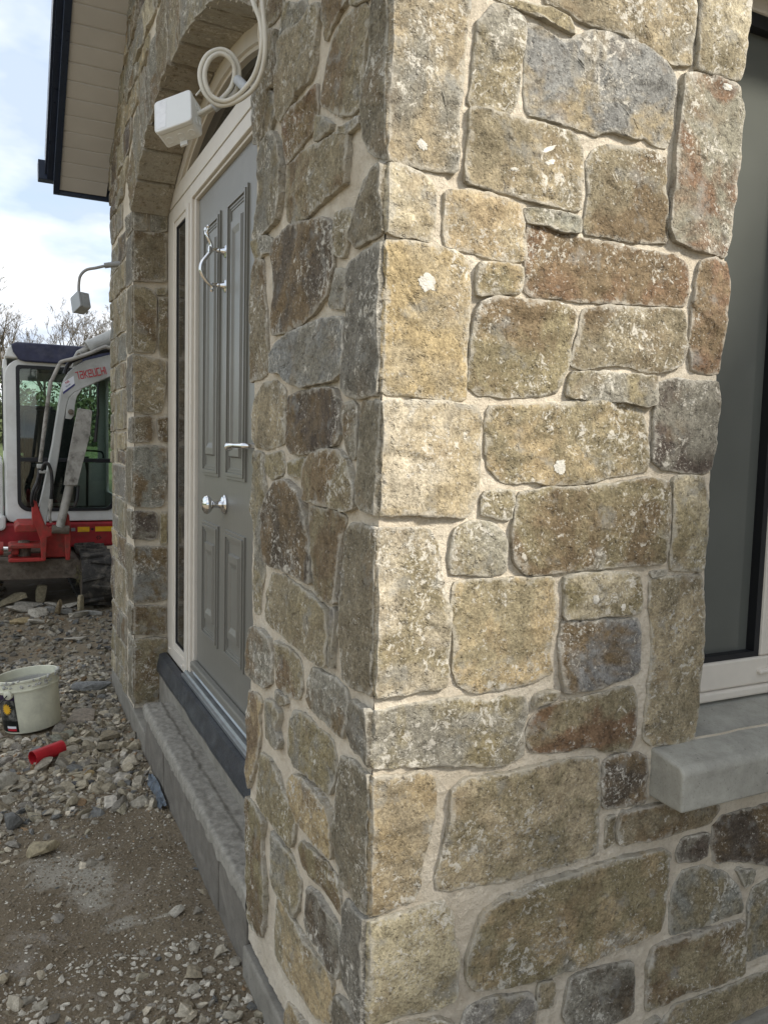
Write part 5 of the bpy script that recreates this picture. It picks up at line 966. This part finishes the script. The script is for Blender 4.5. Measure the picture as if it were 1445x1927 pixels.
MB().tube([(0.02, 5.81, 2.10), (0.13, 5.81, 2.17)], 0.030, 14).build('cylinder_eye', M['dirtygrey'], ac_); MB().tube([(0.10, 5.81, 2.152), (0.135, 5.81, 2.172)], 0.068, 22).build('cylinder_cap', M['greypaint'], ac_)
MB().tube([(0.72, 5.81, 2.505), (1.18, 5.81, 2.30)], 0.03, 12).build('cylinder_rod', M['chrome'], ac_)
# pipes and hoses
MB().tube(smoothpath([(-0.280, 5.70, 1.215), (-0.245, 5.70, 1.50), (-0.200, 5.70, 1.83), (-0.185, 5.70, 1.875), (-0.130, 5.70, 2.00), (-0.105, 5.70, 2.025), (-0.03, 5.70, 2.05), (0.10, 5.70, 2.105), (0.22, 5.70, 2.165), (0.30, 5.70, 2.172), (0.8, 5.70, 2.33)], 5), 0.0155, 10).build('hydraulic_pipe', M['dirtygrey'], boom, smooth=True)
MB().tube(smoothpath([(-0.09, 5.74, 1.93), (-0.05, 5.74, 2.02), (0.05, 5.74, 2.075), (0.20, 5.74, 2.13), (0.34, 5.74, 2.155)], 5), 0.016, 8).build('hose', M['hose'], boom, smooth=True)
MB().box(-0.305, -0.255, 5.68, 5.73, 1.165, 1.20).build('pipe_clamp', M['greypaint'], boom, bevel=0.006); MB().box(-0.292, -0.235, 5.68, 5.73, 1.125, 1.152).build('pipe_clamp', M['greypaint'], boom, bevel=0.006)
for pts in ([(-0.268, 5.69, 1.15), (-0.25, 5.66, 1.205), (-0.222, 5.65, 1.20), (-0.200, 5.65, 1.13), (-0.197, 5.65, 1.02), (-0.205, 5.66, 0.92)], [(-0.285, 5.70, 1.17), (-0.30, 5.69, 1.07), (-0.335, 5.69, 0.98), (-0.345, 5.70, 0.90), (-0.33, 5.75, 0.84)], [(-0.275, 5.71, 1.13), (-0.29, 5.72, 1.03), (-0.315, 5.72, 0.96), (-0.318, 5.74, 0.88), (-0.29, 5.78, 0.83)], [(0.0, 5.66, 1.03), (-0.01, 5.65, 0.92), (-0.03, 5.66, 0.86)]):
    MB().tube(smoothpath(pts), 0.013, 8).build('hose', M['hose'], boom, smooth=True)
MB().tube(smoothpath([(-0.206, 5.66, 0.92), (-0.210, 5.66, 0.85), (-0.215, 5.66, 0.77), (-0.205, 5.66, 0.73)]), [0.016] * 7 + [0.011] * 12, 8).build('hose_end', M['dirtygrey'], boom, smooth=True)
# undercarriage and tracks
uc = XZ([(-1.05, 0.235), (-0.03, 0.225), (0.06, 0.19), (0.13, 0.20), (0.10, 0.30), (0.02, 0.39), (-0.20, 0.40), (-1.05, 0.405)], 5.92, 6.75, 'undercarriage', 'rust', ex, 0.012)
XZ([(-0.75, 0.40), (-0.05, 0.40), (-0.08, 0.44), (-0.72, 0.44)], 6.1, 6.9, 'slew_ring', 'rust', uc, 0.01)
def track(xa, xb, name):
    prof = []; y0, y1, zc, rr_ = 5.82, 7.35, 0.235, 0.222
    for k in range(17): a = R(90 + 180 * k / 16); prof.append((y0 + rr_ * math.cos(a), zc + rr_ * math.sin(a)))
    for k in range(17): a = R(-90 + 180 * k / 16); prof.append((y1 + rr_ * math.cos(a), zc + rr_ * math.sin(a)))
    c = (6.585, zc); inn = []
    for k in range(17): a = R(90 + 180 * k / 16); inn.append((y0 + (rr_ - 0.035) * math.cos(a), zc + (rr_ - 0.035) * math.sin(a)))
    for k in range(17): a = R(-90 + 180 * k / 16); inn.append((y1 + (rr_ - 0.035) * math.cos(a), zc + (rr_ - 0.035) * math.sin(a)))
    t = MB().ring(prof, inn, 0, xa, xb).build(name, M['rubber'], uc)
    per = 2 * (y1 - y0) + 2 * math.pi * rr_; nl = 44
    for k in range(nl):
        d = per * k / nl
        if d < math.pi * rr_: a = R(90) + d / rr_; p = (y0 + rr_ * math.cos(a), zc + rr_ * math.sin(a)); nv_ = (math.cos(a), math.sin(a))
        elif d < math.pi * rr_ + (y1 - y0): p = (y0 + d - math.pi * rr_, zc - rr_); nv_ = (0, -1)
        elif d < 2 * math.pi * rr_ + (y1 - y0): a = R(-90) + (d - math.pi * rr_ - (y1 - y0)) / rr_; p = (y1 + rr_ * math.cos(a), zc + rr_ * math.sin(a)); nv_ = (math.cos(a), math.sin(a))
        else: p = (y1 - (d - 2 * math.pi * rr_ - (y1 - y0)), zc + rr_); nv_ = (0, 1)
        tv = (-nv_[1], nv_[0]); w_ = 0.016; hgt = 0.020; sh = 0.03 * (1 if k % 2 else -1)
        q = lambda x, s, h: (x, p[0] + tv[0] * s + nv_[0] * h, p[1] + tv[1] * s + nv_[1] * h)
        xm = (xa + xb) / 2; lo, hi = (xa, xm + 0.05) if k % 2 else (xm - 0.05, xb)
        MB().add([q(lo, -w_ + sh, -0.002), q(hi, -w_, -0.002), q(hi, w_, -0.002), q(lo, w_ + sh, -0.002), q(lo, -w_ * 0.6 + sh, hgt), q(hi, -w_ * 0.6, hgt), q(hi, w_ * 0.6, hgt), q(lo, w_ * 0.6 + sh, hgt)], [(0, 3, 2, 1), (4, 5, 6, 7), (0, 1, 5, 4), (1, 2, 6, 5), (2, 3, 7, 6), (3, 0, 4, 7)]).build('track_lug', M['rubber'], t)
    for yy in (y0, y1): MB().lathe([(0, 0), (0.08, 0.004), (0.09, -0.02), (0.17, -0.02), (0.184, 0.0), (0.186, 0.16), (0, 0.16)], (xa + 0.03, yy, zc), (1, 0, 0), 28).build('idler_wheel', M['rust'], t)
    MB().box(xa + 0.07, xb - 0.06, y0 + 0.1, y1 - 0.1, 0.10, 0.34).build('track_frame', M['rust'], t)
track(0.022, 0.262, 'rubber_track'); track(-1.38, -1.14, 'rubber_track')
gm = MB(); rg_ = random.Random(6)
for k in range(160):
    b0 = Vector((rg_.uniform(0.0, 0.13), rg_.uniform(5.86, 5.93), rg_.uniform(0.20, 0.34))); d = Vector((rg_.uniform(-0.05, 0.05), rg_.uniform(-0.05, 0.01), rg_.uniform(-0.09, 0.03))); sdv = Vector((0.002, 0.001, 0.001))
    gm.add([b0 - sdv, b0 + sdv, b0 + d], [(0, 1, 2)])
M['drygrass'] = plain('dry_grass', (0.20, 0.18, 0.09), 0.8, 0.2, var=0.4, scale=30)
go = gm.build('grass_clump', M['drygrass'], uc); go['kind'] = 'stuff'

# ------------------------------------------------------------------ rubble on the ground
ico = bmesh.new(); bmesh.ops.create_icosphere(ico, subdivisions=2, radius=1.0); IV2 = np.array([v.co[:] for v in ico.verts]); IF2 = np.array([[v.index for v in f.verts] for f in ico.faces]); ico.free()
ico = bmesh.new(); bmesh.ops.create_icosphere(ico, subdivisions=1, radius=1.0); IV1 = np.array([v.co[:] for v in ico.verts]); IF1 = np.array([[v.index for v in f.verts] for f in ico.faces]); ico.free()
def rock_shape(rs, V, planes=9, jag=0.10):
    v = V.copy()
    for _ in range(planes):
        nrm = rs.normal(size=3); nrm /= np.linalg.norm(nrm); d = rs.uniform(0.28, 0.72); t = v @ nrm; m = t > d; v[m] -= np.outer(t[m] - d, nrm)
    return 1.25 * v * (1 + rs.normal(scale=jag, size=(len(v), 1)) * 0.5)
rs = np.random.RandomState(3)
BIG = [rock_shape(rs, IV2, 14, 0.03) for _ in range(14)]; SMALL = [rock_shape(rs, IV1, 8, 0.10) for _ in range(18)]
TINTS = np.array([(0.24, 0.22, 0.18), (0.30, 0.27, 0.215), (0.19, 0.175, 0.15), (0.36, 0.32, 0.25), (0.21, 0.18, 0.13), (0.12, 0.12, 0.115), (0.24, 0.215, 0.16), (0.38, 0.35, 0.30), (0.25, 0.17, 0.10)])
TP = np.array([0.2, 0.17, 0.17, 0.1, 0.12, 0.08, 0.09, 0.04, 0.03])
def rotm(rs):
    q = rs.normal(size=4); q /= np.linalg.norm(q); a, b, c, d = q
    return np.array([[1 - 2 * (c * c + d * d), 2 * (b * c - a * d), 2 * (b * d + a * c)], [2 * (b * c + a * d), 1 - 2 * (b * b + d * d), 2 * (c * d - a * b)], [2 * (b * d - a * c), 2 * (c * d + a * b), 1 - 2 * (b * b + c * c)]])
def soil(x, y):                                       # the trodden earth patch by the step carries few loose stones
    d = math.hypot((x + 0.27) / 0.46, (y - 1.28) / 0.68); return max(0.0, min(1.0, (d - 0.75) * 2.5))
def scatter(name, n, area_, smin, smax, bank, faces, seed_, label, dens=None, tint=None, power=2.2, shade=1.0):
    rs = np.random.RandomState(seed_); VV = []; FF = []; TT = []; off = 0
    for _ in range(n):
        x = rs.uniform(area_[0], area_[1]); yy = rs.uniform(area_[2], area_[3])
        if x > -0.012 and -0.02 < yy < LEN_B: continue
        if dens is not None and rs.rand() > dens(x, yy): continue
        if math.hypot(x - BX, yy - BY) < 0.15 or (x > -0.55 and x < 0.25 and yy > 6.0): continue
        s = smin + (smax - smin) * rs.rand() ** power; v = bank[rs.randint(len(bank))] * np.array([1, rs.uniform(0.6, 1), rs.uniform(0.4, 0.8)]) @ rotm(rs).T
        v = v * np.array([1, 1, 0.75]) * s; z = gheight(x, yy) + s * rs.uniform(-0.25, 0.30); VV.append(v + (x, yy, z)); FF.append(faces + off); off += len(v)
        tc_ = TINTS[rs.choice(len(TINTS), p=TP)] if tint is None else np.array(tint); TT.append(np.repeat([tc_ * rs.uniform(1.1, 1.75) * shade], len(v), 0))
    V = np.concatenate(VV); F = np.concatenate(FF); T_ = np.concatenate(TT)
    me = bpy.data.meshes.new(name); me.vertices.add(len(V)); me.vertices.foreach_set('co', V.ravel()); me.loops.add(F.size); me.loops.foreach_set('vertex_index', F.ravel().astype(np.int32)); me.polygons.add(len(F)); me.polygons.foreach_set('loop_start', np.arange(0, F.size, 3, dtype=np.int32)); me.update(calc_edges=True); me.shade_flat()
    at = me.attributes.new('tint', 'FLOAT_COLOR', 'POINT'); at.data.foreach_set('color', np.c_[T_, np.ones(len(T_))].ravel().astype(np.float32))
    o = link(name, me, M['rubble']); o['kind'] = 'stuff'; tag(o, label, 'gravel'); return o
scatter('gravel', 11000, (-0.95, 0.0, 0.3, 4.2), 0.006, 0.030, SMALL, IF1, 1, 'grey and tan gravel loose over the ground beside the porch', lambda x, y: 0.05 + 0.95 * soil(x, y))
scatter('fine_gravel', 24000, (-0.9, 0.0, 0.4, 3.2), 0.0025, 0.008, SMALL, IF1, 2, 'fine grit trodden into the brown earth', lambda x, y: 0.7, (0.17, 0.14, 0.10))
scatter('rubble', 420, (-0.95, -0.02, 1.85, 3.4), 0.018, 0.058, BIG, IF2, 3, 'broken stone rubble heaped near the bucket and step', None, None, 1.6)
scatter('pale_pebbles', 1000, (-0.75, -0.02, 0.45, 0.98), 0.003, 0.015, SMALL, IF1, 12, 'pale pebbles strewn along the bottom of the photo', None, (0.36, 0.335, 0.285))
scatter('white_grit', 1500, (-0.75, -0.02, 0.9, 2.1), 0.002, 0.007, SMALL, IF1, 13, 'white stone chips trodden into the earth patch', None, (0.42, 0.40, 0.35))
scatter('step_rubble', 130, (-0.40, -0.04, 1.95, 2.75), 0.02, 0.06, BIG, IF2, 14, 'tan broken rock packed against the block step', None, (0.24, 0.21, 0.155), 1.3)
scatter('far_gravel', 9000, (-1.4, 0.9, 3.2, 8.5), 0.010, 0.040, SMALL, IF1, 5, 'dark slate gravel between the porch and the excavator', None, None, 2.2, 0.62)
scatter('outer_gravel', 5000, (-3.6, 0.0, -1.6, 6.5), 0.010, 0.045, SMALL, IF1, 6, 'gravel spread over the site away from the porch', lambda x, y: 0.0 if x > -0.9 and y > 0.3 else 1.0)
def rock_thing(name, label, cat, x, yy, size, tint, seed_, rot=None, lift=0.3, slab=None, group=None):
    rs = np.random.RandomState(seed_); v = rock_shape(rs, IV2, 14, 0.02)
    if slab is not None: v = np.clip(v * 1.35, -1, 1)
    v = v * np.array(size) 
    if rot is not None: v = v @ np.array(Matrix.Rotation(R(rot[0]), 3, 'X') @ Matrix.Rotation(R(rot[1]), 3, 'Y') @ Matrix.Rotation(R(rot[2]), 3, 'Z')).T
    z = gheight(x, yy) - v[:, 2].min() * lift if slab is None else gheight(x, yy) - v[:, 2].min() * 0.85
    me = bpy.data.meshes.new(name); me.from_pydata([tuple(p) for p in v], [], [tuple(int(i) for i in f) for f in IF2]); at = me.attributes.new('tint', 'FLOAT_COLOR', 'POINT'); at.data.foreach_set('color', np.tile(np.array([*tint, 1.0]), len(v)).astype(np.float32))
    o = link(name, me, M['rubble']); o.location = (x, yy, z); return tag(o, label, cat, group)
TAN = (0.36, 0.31, 0.21); PALE = (0.42, 0.39, 0.33); GREY = (0.27, 0.265, 0.245); SLATE = (0.17, 0.18, 0.19); BRN = (0.24, 0.19, 0.12)
rock_thing('rock', 'rounded tan boulder half buried at the left of the earth patch', 'rock', -0.470, 1.63, (0.062, 0.045, 0.038), TAN, 21, None, 0.5)
rock_thing('rock', 'pale grey angular stone alone on the brown earth near the step', 'rock', -0.125, 1.085, (0.036, 0.026, 0.014), PALE, 22, (0, 0, 20), 0.5)
rock_thing('rock', 'pale pitted stone at the left edge of the photo below the red pipe', 'rock', -0.575, 2.27, (0.062, 0.055, 0.042), PALE, 23, None, 0.5)
rock_thing('rock', 'small brown-grey stone by the foot of the step', 'rock', -0.062, 1.075, (0.018, 0.020, 0.012), (0.25, 0.225, 0.185), 26, None, 0.5)
rock_thing('rock', 'tan rock among the gravel at the bottom of the photo', 'rock', -0.13, 0.80, (0.042, 0.036, 0.022), (0.32, 0.275, 0.20), 27, None, 0.5)
rock_thing('rock', 'long slate grey slab behind the bucket against the far corner', 'rock', -0.135, 3.45, (0.115, 0.035, 0.022), (0.22, 0.225, 0.225), 28, (0, 4, 8), 0.8, 1)
rock_thing('rock', 'flat greenish slab just in front of the bucket', 'rock', -0.335, 2.73, (0.062, 0.042, 0.016), (0.25, 0.25, 0.20), 29, (8, 0, 15), 0.8, 1)
rock_thing('rock', 'square tan stone chip right of the red pipe', 'rock', -0.262, 2.235, (0.022, 0.020, 0.018), (0.33, 0.25, 0.13), 30, (0, 10, 20), 0.7, 1)
rock_thing('rock', 'dark slate flake right of the red pipe', 'rock', -0.30, 2.16, (0.065, 0.030, 0.012), (0.10, 0.10, 0.105), 31, (4, 0, 10), 0.6, 1)
rock_thing('rock', 'broad brown rock against the foot of the block step', 'rock', -0.155, 2.52, (0.085, 0.075, 0.032), (0.27, 0.235, 0.175), 32, None, 0.55)
rock_thing('rock', 'pinkish grey flat rock between bucket and far corner', 'rock', -0.235, 2.98, (0.12, 0.12, 0.028), (0.32, 0.275, 0.225), 33, None, 0.5)
offs = [(-0.44, 5.75, (0.13, 0.055, 0.03), PALE, (0, 14, 25), 'pale'), (-0.52, 6.05, (0.14, 0.06, 0.03), TAN, (10, -16, 10), 'tan'), (-0.36, 5.98, (0.12, 0.05, 0.02), PALE, (4, 6, -12), 'pale'), (-0.31, 5.55, (0.085, 0.06, 0.022), PALE, (25, 10, 40), 'pale'), (-0.22, 5.70, (0.09, 0.055, 0.03), GREY, (0, 5, 12), 'grey'), (-0.16, 5.92, (0.10, 0.06, 0.02), PALE, (0, 8, 5), 'pale'), (-0.27, 6.10, (0.05, 0.04, 0.085), TAN, (4, 2, 30), 'tan'), (-0.05, 5.86, (0.09, 0.05, 0.025), PALE, (0, -6, -8), 'pale'), (-0.10, 5.60, (0.06, 0.045, 0.032), GREY, (0, 8, 22), 'grey'), (0.005, 5.62, (0.03, 0.025, 0.085), TAN, (6, 5, 10), 'tan'), (-0.015, 5.46, (0.07, 0.05, 0.03), PALE, (0, 0, 18), 'pale'), (0.06, 5.50, (0.11, 0.05, 0.022), GREY, (0, 8, -20), 'grey'), (-0.165, 5.55, (0.028, 0.022, 0.08), BRN, (10, 14, 30), 'brown'), (-0.45, 5.28, (0.075, 0.04, 0.025), (0.33, 0.26, 0.15), (0, 0, 8), 'ochre'), (-0.34, 5.25, (0.06, 0.03, 0.02), PALE, (0, 4, 6), 'pale'), (-0.10, 4.62, (0.085, 0.045, 0.022), PALE, (0, 0, 12), 'pale')]
names = ['leftmost sloping pale slab offcut in the pile before the excavator', 'wide tan slab offcut tilted at the left of the pile', 'thin pale slab lying deep under the excavator', 'pale slab offcut standing on edge in front of the pile', 'grey block offcut in the middle of the pile', 'flat pale slab behind the middle of the pile', 'upright tan offcut standing at the back of the pile', 'pale slab offcut under the swing bracket', 'rounded grey stone at the front of the pile', 'upright tan slab leaning by the excavator track', 'pale stone lying in front of the track', 'long grey slab wedged against the track', 'brown upright stub in the middle of the pile', 'ochre brick-shaped offcut in front of the pile', 'small pale slab beside the ochre offcut', 'flat pale slab alone on the dark gravel nearer the porch']
for (x, yy, sz, tn, rt, _), nm in zip(offs, names): rock_thing('stone_offcut', nm, 'stone', x, yy, sz, tn, int(1000 + x * 1000 + yy * 77), rt, 0.8, 1, 'stone offcuts dumped before the excavator')

# ------------------------------------------------------------------ bare trees on the far bank
def tree(name, label, x, yy, h, seed_, ivy, lean=0.0, spread=0.55):
    r = random.Random(seed_); root = empty(name, label, 'tree', (x, yy, hill(yy) - 0.1), 'bare trees along the far bank')
    trunk = MB(); twigs = MB()
    def limb(p, d, length, rad, lvl):
        n = 5 if lvl < 2 else 3; pts = [p]; q = Vector(p); dd = Vector(d).normalized()
        for k in range(n):
            dd = (dd + Vector((r.uniform(-1, 1), r.uniform(-1, 1), r.uniform(-0.4, 0.8))) * (0.10 if lvl == 0 else 0.20)).normalized(); q = q + dd * (length / n); pts.append(q.copy())
        rads = [rad * (1 - 0.72 * k / n) for k in range(n + 1)]; (trunk if lvl < 2 else twigs).tube(pts, rads, 6 if lvl == 0 else (4 if lvl < 3 else 3), cap=False)
        if lvl >= 5: return
        cnt = (10, 5, 4, 3, 2)[lvl]
        for k in range(cnt):
            t = r.uniform(0.30, 1.0) if lvl == 0 else r.uniform(0.25, 1.0); i = min(n - 1, int(t * n)); b = pts[i].lerp(pts[i + 1], t * n - i)
            a = r.uniform(0, 2 * math.pi); tang = (pts[i + 1] - pts[i]).normalized(); s = tang.orthogonal().normalized(); s = Matrix.Rotation(a, 3, tang) @ s
            nd = (tang * r.uniform(0.6, 1.0) + s * spread * r.uniform(0.7, 1.5) + Vector((0, 0, 0.25))).normalized()
            limb(b, nd, length * r.uniform(0.34, 0.56) * (1.15 - 0.4 * t if lvl == 0 else 1), max(0.007, rads[i] * r.uniform(0.40, 0.6)), lvl + 1)
    limb(Vector((0, 0, 0)), Vector((lean, 0, 1)), h * 0.86, h * 0.017 + 0.03, 0)
    t_ = trunk.mesh('trunk'); link('trunk', t_, M['bark'], root); link('crown', twigs.mesh('crown'), M['bark'], root)
    if ivy:
        iv = MB()
        for k in range(ivy):
            z_ = r.uniform(0.0, h * 0.55) ; rad = (0.30 * (1 - z_ / h) + 0.10) * r.random() ** 0.5 * 1.6; a = r.uniform(0, 6.28); c = Vector((lean * z_ + rad * math.cos(a), rad * math.sin(a), z_)); s = r.uniform(0.04, 0.085)
            u = Vector((r.uniform(-1, 1), r.uniform(-1, 1), r.uniform(-1, 1))).normalized() * s; v = u.orthogonal().normalized() * s
            iv.add([c - u, c - v * 0.7, c + u, c + v * 0.7], [(0, 1, 2, 3)])
        me = bpy.data.meshes.new('ivy'); me.from_pydata(iv.v, [], iv.f); i_o = link('ivy', me, M['ivy'], root); i_o['kind'] = 'stuff'
TY = 34.0
for x, yy, h, sd_t, ivy, ln, lab in ((-1.26, 35.1, 5.04, 1, 500, 0.0, 'bare tree partly cut off by the left edge of the photo'), (-0.23, 36.2, 5.40, 12, 500, 0.02, 'bare spreading tree leftmost above the cab roof'), (0.28, 37.3, 5.04, 3, 700, -0.05, 'ivy-trunked bare tree standing over the white cab corner'), (1.47, 38.4, 3.96, 4, 200, 0.03, 'thin bare tree in the gap above the dark cab roof'), (1.89, 34.0, 4.59, 5, 300, -0.02, 'bare tree above the middle of the dark cab roof'), (2.44, 35.1, 4.50, 6, 1200, 0.0, 'bushy ivy-clad tree above the right of the cab roof'), (3.13, 36.2, 4.23, 17, 300, 0.03, 'bare tree just left of the grey junction box'), (3.85, 37.3, 4.68, 8, 900, -0.02, 'ivy-clad trunk below the hanging grey junction box'), (4.26, 38.4, 4.86, 9, 900, 0.02, 'bare ivy-trunked tree just right of the grey junction box'), (4.15, 34.0, 5.58, 20, 150, 0.0, 'tall slim bare tree between junction box and stone corner'), (5.18, 37.3, 5.04, 13, 200, 0.02, 'bare tree nearest the stone corner'), (6.09, 38.4, 5.04, 14, 200, 0.0, 'bare tree mostly hidden behind the stone corner')):
    tree('bare_tree', lab, x, yy, h, sd_t, ivy, ln)
hb = MB(); rh = random.Random(8)
for k in range(14000):
    x = rh.uniform(-9, 14); t = rh.random(); z_ = t * 2.3 * (0.75 + 0.25 * noise.noise((x * 0.8, 0, 0))) + 0.05; yy = 32.0 + rh.uniform(-0.9, 0.9) * (1 - 0.4 * t); s = rh.uniform(0.05, 0.13); c = Vector((x, yy, z_ + hill(32)))
    u = Vector((rh.uniform(-1, 1), rh.uniform(-1, 1), rh.uniform(-1, 1))).normalized() * s; v = u.orthogonal().normalized() * s * 0.7
    hb.add([c - u, c - v, c + u, c + v], [(0, 1, 2, 3)])
me = bpy.data.meshes.new('hedge'); me.from_pydata(hb.v, [], hb.f); ho = link('hedge', me, M['hedge']); ho['kind'] = 'stuff'; tag(ho, 'scrubby dark hedge along the far bank below the bare trees', 'hedge')

# ------------------------------------------------------------------ splashes of mortar and paint on the sunlit stones
bpy.context.view_layer.update(); dg = bpy.context.evaluated_depsgraph_get()
def splash(x, z, rx, rz_, ang, seed_):
    vs = []; n = 44
    for k in range(-1, n):
        a = 2 * math.pi * k / n; q = 0.0 if k < 0 else 1.0 + 0.35 * noise.noise((math.cos(a) * 1.7, math.sin(a) * 1.7, seed_)) + 0.40 * noise.noise((math.cos(a) * 7, math.sin(a) * 7, seed_)); u, v = q * rx * math.cos(a), q * rz_ * math.sin(a)
        px_, pz_ = x + u * math.cos(ang) - v * math.sin(ang), z + u * math.sin(ang) + v * math.cos(ang)
        hit, loc, _n, _i, _o, _m = scn.ray_cast(dg, Vector((px_, -0.3, pz_)), Vector((0, 1, 0))); vs.append((px_, (loc.y if hit else 0.0) - (0.0022 if k < 0 else 0.0006), pz_))
    me = bpy.data.meshes.new('mortar_splash'); me.from_pydata(vs, [], [(0, 1 + k, 1 + (k + 1) % n) for k in range(n)]); me.polygons.foreach_set('use_smooth', [True] * n); link('mortar_splash', me, M['limewash'], side_wall)
M['limewash'] = plain('lime_splash', (0.60, 0.57, 0.50), 0.9, 0.2, var=0.2, scale=60, bump=0.002)
SPL = ((0.079, 1.708, 0.0170, 0.0140, 0.00, 0), (0.377, 1.394, 0.0120, 0.0140, 0.00, 1), (0.323, 1.973, 0.0180, 0.0040, 0.50, 2), (0.326, 1.950, 0.0140, 0.0040, 0.40, 3), (0.248, 1.925, 0.0080, 0.0030, 0.20, 4), (0.061, 1.933, 0.0110, 0.0070, -0.60, 5), (0.553, 1.111, 0.0080, 0.0070, 0.00, 6), (0.478, 1.133, 0.0070, 0.0100, 0.00, 7), (0.759, 2.172, 0.0140, 0.0060, 0.00, 8))
for a_ in SPL: splash(*a_)
